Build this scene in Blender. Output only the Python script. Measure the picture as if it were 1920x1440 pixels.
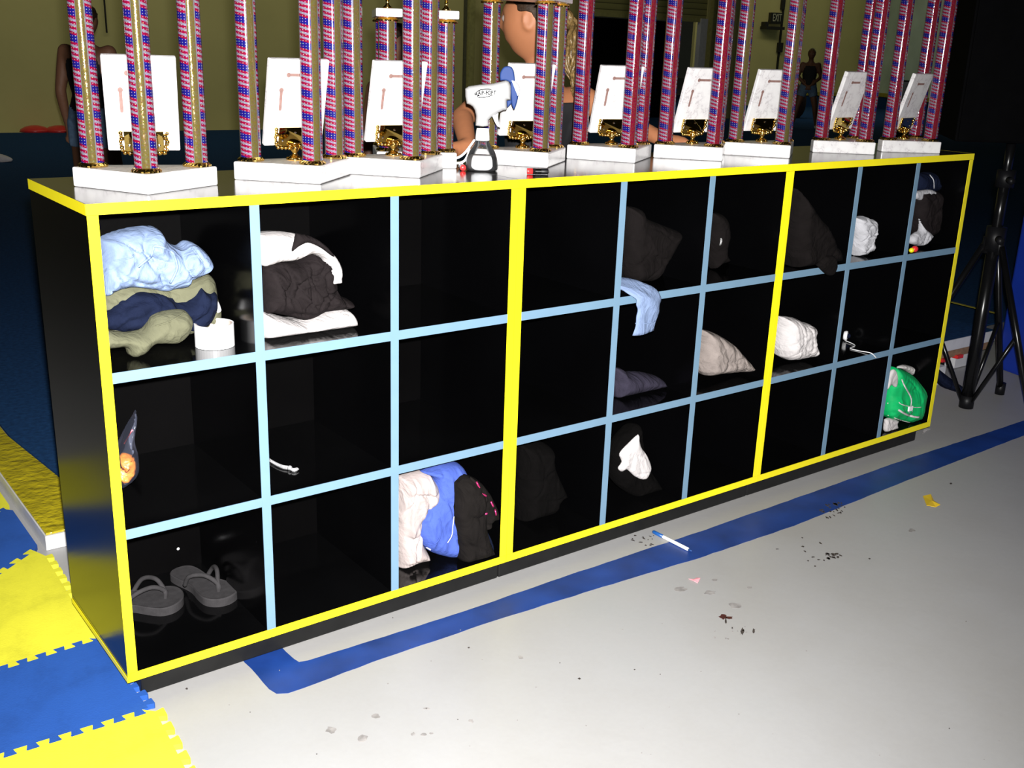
import bpy, bmesh, math, random
import numpy as np
from mathutils import Vector, Matrix, noise
PI = math.pi
sc = bpy.context.scene
for o in list(bpy.data.objects): bpy.data.objects.remove(o)
COL = sc.collection
# ---------------------------------------------------------------- camera
Z0 = 0.058                                   # cabinet bottom above the floor
FPX = 1977.1
CAM = Vector((-.5192, -1.8881, 1.2308 + Z0))
YAW, PITCH, ROLL = .6576, .3088, .0347
def _axes():
    cy, sy, cp, sp = math.cos(YAW), math.sin(YAW), math.cos(PITCH), math.sin(PITCH)
    fw = Vector((sy*cp, cy*cp, -sp)); r = Vector((cy, -sy, 0)); u = r.cross(fw)
    c, s = math.cos(ROLL), math.sin(ROLL)
    return c*r + s*u, -s*r + c*u, fw
RT, UP, FW = _axes()
cam = bpy.data.cameras.new('camera'); camo = bpy.data.objects.new('camera', cam); COL.objects.link(camo)
cam.sensor_width = 36; cam.lens = FPX/1920*36; cam.clip_start = .05; cam.clip_end = 200
camo.matrix_world = Matrix(((RT.x, UP.x, -FW.x, CAM.x), (RT.y, UP.y, -FW.y, CAM.y), (RT.z, UP.z, -FW.z, CAM.z), (0, 0, 0, 1)))
sc.camera = camo
sc.view_settings.view_transform = 'Standard'; sc.view_settings.look = 'None'
sc.view_settings.exposure = 0; sc.view_settings.gamma = 1; sc.view_settings.use_curve_mapping = False
# ---------------------------------------------------------------- light
w = bpy.data.worlds.new('world'); sc.world = w; w.use_nodes = True
w.node_tree.nodes['Background'].inputs[0].default_value = (.75, .8, .6, 1)
w.node_tree.nodes['Background'].inputs[1].default_value = .009
fl = bpy.data.lights.new('flash', 'SPOT'); flo = bpy.data.objects.new('flash', fl); COL.objects.link(flo)
fl.energy = 900; fl.color = (1, .985, .96); fl.shadow_soft_size = .014
fl.spot_size = math.radians(100); fl.spot_blend = 1.0
flo.location = CAM + Vector((0, 0, .055)) + RT*.015
flo.rotation_euler = camo.matrix_world.to_euler()
flo.rotation_euler = (Matrix.Rotation(math.radians(5), 4, Vector((0, 0, 1))) @ camo.matrix_world.to_3x3().to_4x4()).to_euler()
def area(name, loc, rot, sx, sy, e, col):
    l = bpy.data.lights.new(name, 'AREA'); o = bpy.data.objects.new(name, l); COL.objects.link(o)
    l.shape = 'RECTANGLE'; l.size = sx; l.size_y = sy; l.energy = e; l.color = col
    o.location = loc; o.rotation_euler = rot; return o
area('gym_light', (5, 10.2, 5.2), (math.radians(38), 0, 0), 12, .5, 74, (1, .96, .70))
area('gym_light', (17, 15, 5.6), (math.radians(30), 0, -.6), 12, .5, 115, (1, .96, .74))
# ---------------------------------------------------------------- pixel helpers
def ray(px, py): return FW + RT*((px-960)/FPX) - UP*((py-720)/FPX)
def un(px, py, ax, val):
    d = ray(px, py); return CAM + d*((val-CAM[ax])/d[ax])
def at(px, py, dep): return CAM + ray(px, py)*dep
def pr(p):
    d = Vector(p)-CAM; z = d.dot(FW); return 960+FPX*d.dot(RT)/z, 720-FPX*d.dot(UP)/z
# ---------------------------------------------------------------- materials
def hexc(r, g, b):
    f = lambda c: (c/255/12.92) if c <= 10 else ((c/255+.055)/1.055)**2.4
    return (f(r), f(g), f(b))
class NT:
    def __init__(s, name):
        s.m = bpy.data.materials.new(name); s.m.use_nodes = True; s.t = s.m.node_tree
        s.b = s.t.nodes['Principled BSDF']
    def n(s, typ, **kw):
        nd = s.t.nodes.new(typ)
        for k, v in kw.items(): setattr(nd, k, v)
        return nd
    def l(s, a, b): s.t.links.new(a, b)
    def math(s, op, a, b=None, c=None):
        nd = s.n('ShaderNodeMath', operation=op)
        for i, v in enumerate((a, b, c)):
            if v is None: continue
            if isinstance(v, (int, float)): nd.inputs[i].default_value = v
            else: s.l(v, nd.inputs[i])
        return nd.outputs[0]
    def mix(s, fac, a, b):
        nd = s.n('ShaderNodeMix', data_type='RGBA')
        for i, v in ((0, fac), (6, a), (7, b)):
            if isinstance(v, (int, float)): nd.inputs[i].default_value = v
            elif isinstance(v, tuple): nd.inputs[i].default_value = (*v, 1) if len(v) == 3 else v
            else: s.l(v, nd.inputs[i])
        return nd.outputs[2]
    def coord(s, which='Object'): return s.n('ShaderNodeTexCoord').outputs[which]
    def noise(s, scale, detail=3, rough=.5, co=None):
        nd = s.n('ShaderNodeTexNoise'); nd.inputs['Scale'].default_value = scale
        nd.inputs['Detail'].default_value = detail; nd.inputs['Roughness'].default_value = rough
        s.l(co if co is not None else s.coord(), nd.inputs['Vector']); return nd.outputs['Fac']
    def ramp(s, fac, stops):
        nd = s.n('ShaderNodeValToRGB'); cr = nd.color_ramp
        while len(cr.elements) < len(stops): cr.elements.new(.5)
        for e, (p, c) in zip(cr.elements, stops): e.position = p; e.color = (*c, 1)
        s.l(fac, nd.inputs[0]); return nd.outputs[0]
    def bump(s, h, st, dist=.01):
        nd = s.n('ShaderNodeBump'); nd.inputs['Strength'].default_value = st; nd.inputs['Distance'].default_value = dist
        s.l(h, nd.inputs['Height']); s.l(nd.outputs[0], s.b.inputs['Normal'])
def mat(name, col, rough=.5, metal=0, spec=None, vary=0, vscale=20, bump=0, bscale=200, coat=0, bdist=.002, wrinkle=None):
    if spec is None: spec = .06 if rough > .82 else .5
    if wrinkle is None: wrinkle = rough > .82 and bscale >= 400 and bump > 0
    t = NT(name); b = t.b
    b.inputs['Base Color'].default_value = (*col, 1); b.inputs['Roughness'].default_value = rough
    b.inputs['Metallic'].default_value = metal; b.inputs['Specular IOR Level'].default_value = spec
    b.inputs['Coat Weight'].default_value = coat; b.inputs['Coat Roughness'].default_value = .03
    if vary:
        c = t.ramp(t.noise(vscale, 4), [(.3, tuple(x*(1-vary) for x in col)), (.7, tuple(min(1, x*(1+vary)) for x in col))])
        t.l(c, b.inputs['Base Color'])
    if bump and not wrinkle: t.bump(t.noise(bscale, 3), bump, bdist)
    if wrinkle:
        n = t.n('ShaderNodeTexNoise'); n.inputs['Scale'].default_value = 9; n.inputs['Detail'].default_value = 4; n.inputs['Distortion'].default_value = 1.3; t.l(t.coord(), n.inputs['Vector'])
        rdg = t.math('POWER', t.math('SUBTRACT', 1, t.math('ABSOLUTE', t.math('MULTIPLY', t.math('SUBTRACT', n.outputs['Fac'], .5), 7))), 1) 
        b1 = t.n('ShaderNodeBump'); b1.inputs['Strength'].default_value = .42; b1.inputs['Distance'].default_value = .006; t.l(t.math('MAXIMUM', rdg, 0), b1.inputs['Height'])
        b2 = t.n('ShaderNodeBump'); b2.inputs['Strength'].default_value = bump; b2.inputs['Distance'].default_value = bdist; t.l(t.noise(bscale, 3), b2.inputs['Height']); t.l(b1.outputs[0], b2.inputs['Normal']); t.l(b2.outputs[0], b.inputs['Normal'])
    return t.m
M = {}
M['yellow'] = mat('yellow_edge_band', (.86, .74, .012), .35, vary=.03)
M['blue_band'] = mat('light_blue_edge_band', (.145, .245, .345), .45, vary=.03)
M['laminate'] = mat('black_laminate', (.0018, .0018, .002), .09, spec=.4, vary=.25, vscale=3, bump=.012, bscale=40)
M['back'] = mat('black_back_panel', (.0011, .0010, .0011), .5, spec=.04, vary=.25, vscale=3, bump=.1, bscale=60)
M['lam_v'] = mat('black_laminate_panel', (.0010, .0010, .0012), .2, spec=.28, vary=.25, vscale=3, bump=.02, bscale=40)
M['lam_top'] = mat('black_laminate_top', (.012, .011, .011), .15, spec=.6, vary=.3, vscale=5, bump=.03, bscale=90)
M['kick'] = mat('black_plastic_kick', (.008, .008, .008), .45, spec=.25, vary=.2, bump=.1, bscale=40)
M['black'] = mat('black_plastic', (.005, .005, .006), .45, spec=.25, vary=.2)
M['blackmetal'] = mat('black_painted_steel', (.004, .004, .0045), .25, spec=.4, vary=.1)
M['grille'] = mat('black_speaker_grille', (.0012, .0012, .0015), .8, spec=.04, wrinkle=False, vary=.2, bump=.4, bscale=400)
M['gold'] = mat('gold_plastic', (.75, .5, .13), .16, metal=1, vary=.1, vscale=80)
M['goldmirror'] = mat('gold_mirror_plate', (.62, .45, .12), .04, metal=1, vary=.05)
M['chrome'] = mat('chrome', (.85, .85, .88), .1, metal=1, vary=.05)
M['white'] = mat('white_plastic', (.82, .82, .84), .3, vary=.02)
M['whitecloth'] = mat('white_cloth', (.55, .52, .52), .9, vary=.06, vscale=30, bump=.25, bscale=500)
M['pinkwhite'] = mat('off_white_cloth', (.40, .34, .33), .9, vary=.08, vscale=30, bump=.25, bscale=500)
M['greycloth'] = mat('grey_cloth', (.42, .42, .45), .9, vary=.15, vscale=30, bump=.25, bscale=500)
M['lblue'] = mat('light_blue_fleece', (.19, .255, .41), .95, vary=.05, vscale=30, bump=.3, bscale=700)
M['olive'] = mat('olive_grey_cloth', (.11, .11, .07), .95, vary=.1, vscale=25, bump=.3, bscale=600)
M['navy'] = mat('navy_cloth', (.006, .009, .024), .9, vary=.2, vscale=25, bump=.3, bscale=500)
M['blackcloth'] = mat('black_brown_cloth', (.011, .0085, .009), .85, vary=.2, vscale=25, bump=.3, bscale=500)
M['darkcloth'] = mat('charcoal_cloth', (.0062, .0050, .0050), .95, vary=.2, vscale=20, bump=.3, bscale=500)
M['pantcloth'] = mat('charcoal_trousers', (.0085, .0072, .0068), .95, vary=.2, vscale=20, bump=.3, bscale=500)
M['dullcloth'] = mat('faint_black_cloth', (.0022, .0019, .0019), .95, vary=.2, vscale=20, bump=.3, bscale=500)
M['purplecloth'] = mat('dusky_purple_cloth', (.028, .025, .04), .95, vary=.2, vscale=30, bump=.3, bscale=500)
M['beige'] = mat('beige_grey_knit', (.24, .205, .19), .95, vary=.12, vscale=40, bump=.5, bscale=400)
M['royal'] = mat('royal_blue_cloth', (.06, .10, .38), .9, vary=.08, vscale=30, bump=.3, bscale=500)
M['green'] = mat('green_nylon', (.0, .42, .115), .55, vary=.12, vscale=30, bump=.2, bscale=300)
M['pink'] = mat('pink_patch', (.9, .2, .25), .6, vary=.1)
M['sequin'] = mat('pink_sequins', (.7, .05, .22), .25, metal=.7, vary=.4, vscale=300)
M['rubber'] = mat('grey_black_foam_rubber', (.036, .034, .036), .9, wrinkle=False, vary=.15, vscale=60, bump=.3, bscale=700)
M['orange'] = mat('orange_snack_pieces', (.7, .22, .03), .4, vary=.4, vscale=60, bump=.6, bscale=120)
M['red'] = mat('red_plastic', (.65, .03, .03), .3, vary=.1)
M['skin'] = mat('skin', (.36, .14, .062), .6, vary=.08, vscale=10)
M['skindark'] = mat('tanned_skin', (.17, .075, .04), .6, vary=.08, vscale=10)
M['hairblond'] = mat('dark_blond_hair', (.16, .10, .035), .4, vary=.6, vscale=90, bump=.8, bscale=150)
M['hairdark'] = mat('dark_brown_hair', (.03, .017, .01), .6, spec=.2, vary=.5, vscale=90, bump=.8, bscale=150)
M['tank'] = mat('black_tank_top', (.006, .006, .008), .8, vary=.2)
M['denim'] = mat('denim', (.14, .22, .34), .9, wrinkle=False, vary=.2, vscale=40)
M['purple'] = mat('blue_purple_strap', (.03, .02, .2), .6, vary=.1)
M['bluepaint'] = mat('blue_floor_paint', (.008, .040, .21), .45, vary=.25, vscale=9, bump=.1, bscale=80)
M['carpet'] = mat('dark_blue_carpet', (.010, .045, .13), 1, wrinkle=False, spec=.1, vary=.25, vscale=60, bump=.5, bscale=400)
M['bluemat'] = mat('blue_vinyl_mat', (.006, .03, .30), .45, vary=.1, vscale=8)
M['yvinyl'] = mat('yellow_vinyl_edge', (.42, .34, .012), .3, vary=.2, vscale=12, bump=.9, bscale=35, bdist=.01)
M['whitevinyl'] = mat('white_vinyl_side', (.6, .6, .62), .4, vary=.06)
M['stain'] = mat('dark_scuff', (.05, .04, .035), .7, vary=.5, vscale=150)
M['stainsoft'] = mat('pale_smudge', (.27, .255, .25), .5, vary=.3, vscale=60)
M['blood'] = mat('dark_red_brown_spot', (.06, .015, .015), .3, vary=.3, vscale=150)
M['ply'] = mat('plywood_edge', (.25, .15, .09), .7, vary=.3, vscale=30)
M['dpost'] = mat('dark_conduit', (.008, .008, .006), .6, vary=.2)
M['tape_y'] = mat('yellow_line', (.35, .3, .03), .7, vary=.2)
M['label'] = mat('black_ink', (.002, .002, .004), .6, spec=.03)
M['exit'] = mat('exit_sign_face', (.006, .006, .005), .4, vary=.1)
M['exitletters'] = mat('exit_sign_letters', (.45, .45, .32), .5, vary=.05)
M['eyewhite'] = mat('eye', (.25, .2, .18), .2, vary=.1)
M['silver'] = mat('bright_silver', (.7, .7, .72), .15, metal=.55, vary=.3, vscale=500)
M['pumpwhite'] = mat('satin_white_plastic', (.38, .38, .385), .35, vary=.02)
M['slot'] = mat('keyhole_slot_brown', (.21, .12, .105), .7, vary=.2, vscale=80)
def foam(name, col):
    t = NT(name); b = t.b; b.inputs['Roughness'].default_value = .75; b.inputs['Specular IOR Level'].default_value = .3
    n1 = t.noise(6, 5, .7); n2 = t.noise(260, 2)
    c = t.ramp(n1, [(.25, tuple(x*.72 for x in col)), (.5, col), (.8, tuple(min(1, x*1.12) for x in col))])
    t.l(t.mix(t.math('MULTIPLY', n2, .22), c, tuple(x*.6 for x in col)), b.inputs['Base Color'])
    t.bump(n2, .35, .001); return t.m
M['foam_y'] = foam('yellow_foam_tile', (.76, .72, .04)); M['foam_b'] = foam('blue_foam_tile', (.018, .085, .36))
def floor_mat():
    t = NT('grey_epoxy_floor'); b = t.b
    n1 = t.noise(1.3, 5, .6); n2 = t.noise(90, 3); n3 = t.noise(14, 6, .75)
    c = t.ramp(n1, [(.25, (.33, .32, .31)), (.6, (.375, .372, .375)), (.8, (.36, .365, .37))])
    c = t.mix(t.math('MULTIPLY', n2, .12), c, (.2, .19, .18))
    sp = t.ramp(n3, [(.66, (0, 0, 0)), (.74, (1, 1, 1))])
    c = t.mix(t.math('MULTIPLY', sp, .13), c, (.2, .17, .13))
    t.l(c, b.inputs['Base Color']); b.inputs['Roughness'].default_value = .42; b.inputs['Specular IOR Level'].default_value = .4
    t.bump(t.noise(40, 4), .12, .003); return t.m
M['floor'] = floor_mat()
def wall_mat():
    t = NT('olive_painted_block_wall'); b = t.b
    c = t.ramp(t.noise(.9, 4), [(.3, (.52, .48, .19)), (.7, (.60, .55, .22))])
    t.l(c, b.inputs['Base Color']); b.inputs['Roughness'].default_value = .8
    t.bump(t.noise(12, 3), .2, .01); return t.m
M['wall'] = wall_mat()
M['wall_grey'] = mat('grey_green_wall', (.5, .62, .55), .8, vary=.1, vscale=2)
M['pilaster'] = mat('olive_trim', (.36, .34, .12), .7, vary=.15)
def shutter_mat():
    t = NT('roller_shutter_slats'); b = t.b
    s = t.n('ShaderNodeSeparateXYZ'); t.l(t.coord(), s.inputs[0])
    f = t.math('FRACT', t.math('MULTIPLY', s.outputs[2], 9))
    t.l(t.ramp(f, [(.0, (.05, .05, .02)), (.12, (.3, .28, .1)), (.9, (.36, .34, .12)), (1, (.05, .05, .02))]), b.inputs['Base Color'])
    b.inputs['Roughness'].default_value = .5; return t.m
M['shutter'] = shutter_mat()
def marble():
    t = NT('white_marble'); b = t.b
    co = t.n('ShaderNodeMapping'); t.l(t.coord(), co.inputs[0]); co.inputs['Rotation'].default_value = (.4, .6, .7); co.inputs['Scale'].default_value = (1, .4, 1)
    n = t.noise(16, 6, .65, co.outputs[0])
    r = t.ramp(n, [(.40, (.66, .65, .65)), (.487, (.60, .585, .59)), (.5, (.44, .42, .43)), (.513, (.62, .60, .61)), (.62, (.68, .67, .67))])
    t.l(r, b.inputs['Base Color']); b.inputs['Roughness'].default_value = .22; return t.m
M['marble'] = marble()
def column_mat(name, band):
    t = NT(name); b = t.b
    s = t.n('ShaderNodeSeparateXYZ'); t.l(t.n('ShaderNodeUVMap').outputs[0], s.inputs[0])
    U = t.math('FRACT', t.math('MULTIPLY', s.outputs[0], 3)); V0 = s.outputs[1]
    V = t.math('FRACT', t.math('ADD', t.math('DIVIDE', V0, .046), t.math('MULTIPLY', U, .22)))
    flag = t.math('LESS_THAN', U, .60); line = t.math('GREATER_THAN', U, .945)
    line2 = t.math('MULTIPLY', t.math('GREATER_THAN', U, .60), t.math('LESS_THAN', U, .625))
    blue = t.math('LESS_THAN', V, .28)
    st = t.math('FRACT', t.math('MULTIPLY', t.math('SUBTRACT', V, .28), 4.9))
    red = t.math('LESS_THAN', st, .55)
    c = t.mix(red, (.135, .12, .165), (.15, .002, .022)); c = t.mix(blue, c, (.006, .005, .105))
    du = t.math('ABSOLUTE', t.math('SUBTRACT', t.math('FRACT', t.math('MULTIPLY', U, 6.6)), .5))
    dv = t.math('ABSOLUTE', t.math('SUBTRACT', t.math('FRACT', t.math('DIVIDE', V0, .0052)), .5))
    dot = t.math('LESS_THAN', t.math('ADD', t.math('MULTIPLY', du, du), t.math('MULTIPLY', dv, dv)), .03)
    vo = t.n('ShaderNodeTexVoronoi'); vo.inputs['Scale'].default_value = 420; t.l(t.coord(), vo.inputs['Vector'])
    hs = t.n('ShaderNodeHueSaturation'); hs.inputs['Saturation'].default_value = 1.6; hs.inputs['Value'].default_value = .6; t.l(vo.outputs['Color'], hs.inputs['Color'])
    spark = t.mix(.5, hs.outputs[0], (.25, .25, .27))  # holographic glints of the foil dots and band, put into the base colour
    c = t.mix(t.math('MULTIPLY', dot, t.math('MULTIPLY', t.math('GREATER_THAN', vo.outputs['Distance'], .0), .62)), c, spark)
    bandc = t.mix(.045, band, hs.outputs[0])
    c = t.mix(flag, bandc, c); c = t.mix(t.math('MAXIMUM', line, line2), c, (.17, .16, .18))
    t.l(c, b.inputs['Base Color'])
    t.l(t.math('ADD', t.math('MULTIPLY', flag, -.40), .42), b.inputs['Metallic'])
    b.inputs['Specular IOR Level'].default_value = .02
    t.l(t.math('ADD', t.math('MULTIPLY', flag, .25), .12), b.inputs['Roughness'])
    b.inputs['Coat Weight'].default_value = 1; b.inputs['Coat Roughness'].default_value = .065
    g = t.n('ShaderNodeNewGeometry')
    v1 = t.n('ShaderNodeVectorMath', operation='SUBTRACT'); t.l(vo.outputs['Color'], v1.inputs[0]); v1.inputs[1].default_value = (.5, .5, .5)
    v2 = t.n('ShaderNodeVectorMath', operation='SCALE'); t.l(v1.outputs[0], v2.inputs[0]); v2.inputs['Scale'].default_value = .09
    v3 = t.n('ShaderNodeVectorMath', operation='ADD'); t.l(v2.outputs[0], v3.inputs[0]); t.l(g.outputs['Normal'], v3.inputs[1])
    v4 = t.n('ShaderNodeVectorMath', operation='NORMALIZE'); t.l(v3.outputs[0], v4.inputs[0])
    t.l(v4.outputs[0], b.inputs['Normal']); return t.m
M['col_gold'] = column_mat('flag_foil_gold_band', (.115, .085, .022)); M['col_red'] = column_mat('flag_foil_red_band', (.20, .003, .018))
def clear(name, col, rough, alpha_mix):
    t = NT(name); b = t.b; b.inputs['Base Color'].default_value = (*col, 1); b.inputs['Roughness'].default_value = rough
    tr = t.n('ShaderNodeBsdfTransparent'); mx = t.n('ShaderNodeMixShader'); fr = t.n('ShaderNodeFresnel'); fr.inputs[0].default_value = 1.5
    t.l(t.math('ADD', t.math('MULTIPLY', fr.outputs[0], 1.2), alpha_mix), mx.inputs[0])
    t.l(tr.outputs[0], mx.inputs[1]); t.l(b.outputs[0], mx.inputs[2])
    t.l(mx.outputs[0], t.t.nodes['Material Output'].inputs[0]); return t.m
M['clearplastic'] = clear('clear_plastic', (.12, .125, .13), .06, .05)
M['baggie'] = clear('plastic_bag_film', (.10, .11, .16), .15, .08)
M['liquid'] = mat('milky_water', (.75, .76, .78), .3, vary=.05)
# ---------------------------------------------------------------- object helpers
def link(name, me, m=None, parent=None, smooth=False):
    o = bpy.data.objects.new(name, me); COL.objects.link(o)
    if m is not None: me.materials.append(M[m] if isinstance(m, str) else m)
    if parent is not None: o.parent = parent
    if smooth:
        me.polygons.foreach_set('use_smooth', [True]*len(me.polygons))
    return o
def tag(o, label=None, cat=None, group=None, kind=None):
    if label: o['label'] = label
    if cat: o['category'] = cat
    if group: o['group'] = group
    if kind: o['kind'] = kind
    return o
def thing(name, loc, label, cat, group=None, rz=0):
    o = bpy.data.objects.new(name, None); COL.objects.link(o); o.empty_display_size = .05
    o.location = loc; o.rotation_euler = (0, 0, rz); return tag(o, label, cat, group)
def bm_obj(name, bm, m, parent=None, smooth=False, origin=None):
    me = bpy.data.meshes.new(name); bmesh.ops.recalc_face_normals(bm, faces=bm.faces)
    if origin is not None:
        bmesh.ops.translate(bm, verts=bm.verts, vec=-Vector(origin))
    bm.to_mesh(me); bm.free(); o = link(name, me, m, parent, smooth)
    if origin is not None: o.location = origin
    return o
def loc_in(parent, v):        # world point into an unrotated or rotated parent Empty
    return Matrix.LocRotScale(parent.location, parent.rotation_euler, None).inverted() @ Vector(v)
def wl(o):
    v = Vector((0, 0, 0))
    while o is not None: v = v + o.location; o = o.parent
    return v
def bx(bm, x0, x1, y0, y1, z0, z1, bev=0, mtx=None):
    r = bmesh.ops.create_cube(bm, size=1)
    vs = r['verts']
    for v in vs: v.co = Vector(((x0+x1)/2 + v.co.x*(x1-x0), (y0+y1)/2 + v.co.y*(y1-y0), (z0+z1)/2 + v.co.z*(z1-z0)))
    if bev:
        es = list({e for v in vs for e in v.link_edges})
        bmesh.ops.bevel(bm, geom=es, offset=bev, segments=2, affect='EDGES', profile=.5)
def box(name, x0, x1, y0, y1, z0, z1, m, parent=None, bev=0):
    bm = bmesh.new(); bx(bm, x0, x1, y0, y1, z0, z1, bev); return bm_obj(name, bm, m, parent)
def tube(bm, pts, rad, seg=10, cap=True, flat=None):
    """swept tube; rad float or list; flat=(normal, ratio) squashes along normal"""
    pts = [Vector(p) for p in pts]; n = len(pts)
    rad = [rad]*n if isinstance(rad, (int, float)) else rad
    rings = []; prev = None
    for i, p in enumerate(pts):
        t = (pts[min(i+1, n-1)]-pts[max(i-1, 0)]).normalized()
        a = prev if prev is not None else (Vector((0, 0, 1)) if abs(t.z) < .9 else Vector((1, 0, 0)))
        a = (a - t*a.dot(t)).normalized(); b = t.cross(a); prev = a
        ring = []
        for k in range(seg):
            an = 2*PI*k/seg; q = a*math.cos(an)*rad[i] + b*math.sin(an)*rad[i]
            if flat is not None: nn, ra = flat; q = q - nn*q.dot(nn)*(1-ra)
            ring.append(bm.verts.new(p+q))
        rings.append(ring)
    for i in range(n-1):
        for k in range(seg):
            bm.faces.new((rings[i][k], rings[i][(k+1) % seg], rings[i+1][(k+1) % seg], rings[i+1][k]))
    if cap: bm.faces.new(rings[0][::-1]); bm.faces.new(rings[-1])
def lathe(bm, prof, seg=24, mtx=None, close=True):
    rings = []
    for r, z in prof:
        ring = []
        for k in range(seg):
            p = Vector((r*math.cos(2*PI*k/seg), r*math.sin(2*PI*k/seg), z))
            ring.append(bm.verts.new(mtx @ p if mtx is not None else p))
        rings.append(ring)
    for i in range(len(rings)-1):
        for k in range(seg): bm.faces.new((rings[i][k], rings[i][(k+1) % seg], rings[i+1][(k+1) % seg], rings[i+1][k]))
    if close: bm.faces.new(rings[0][::-1]); bm.faces.new(rings[-1])
def prism(bm, poly, z0, z1, mtx=None):
    f = lambda p: mtx @ Vector(p) if mtx is not None else Vector(p)
    a = [bm.verts.new(f((x, y, z0))) for x, y in poly]; b = [bm.verts.new(f((x, y, z1))) for x, y in poly]
    bm.faces.new(a[::-1]); bm.faces.new(b); n = len(poly)
    for i in range(n): bm.faces.new((a[i], a[(i+1) % n], b[(i+1) % n], b[i]))
def bevel_all(bm, off, seg=2):
    bmesh.ops.bevel(bm, geom=list(bm.edges), offset=off, segments=seg, affect='EDGES', profile=.5)
def crom(pts, n=8):
    P = [Vector(p) for p in pts]; P = [2*P[0]-P[1]] + P + [2*P[-1]-P[-2]]; out = []
    for i in range(1, len(P)-2):
        for k in range(n):
            t = k/n; a, b, c, d = P[i-1:i+3]
            out.append(.5*((2*b)+(c-a)*t+(2*a-5*b+4*c-d)*t*t+(3*b-a-3*c+d)*t**3))
    out.append(P[-2]); return out
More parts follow.
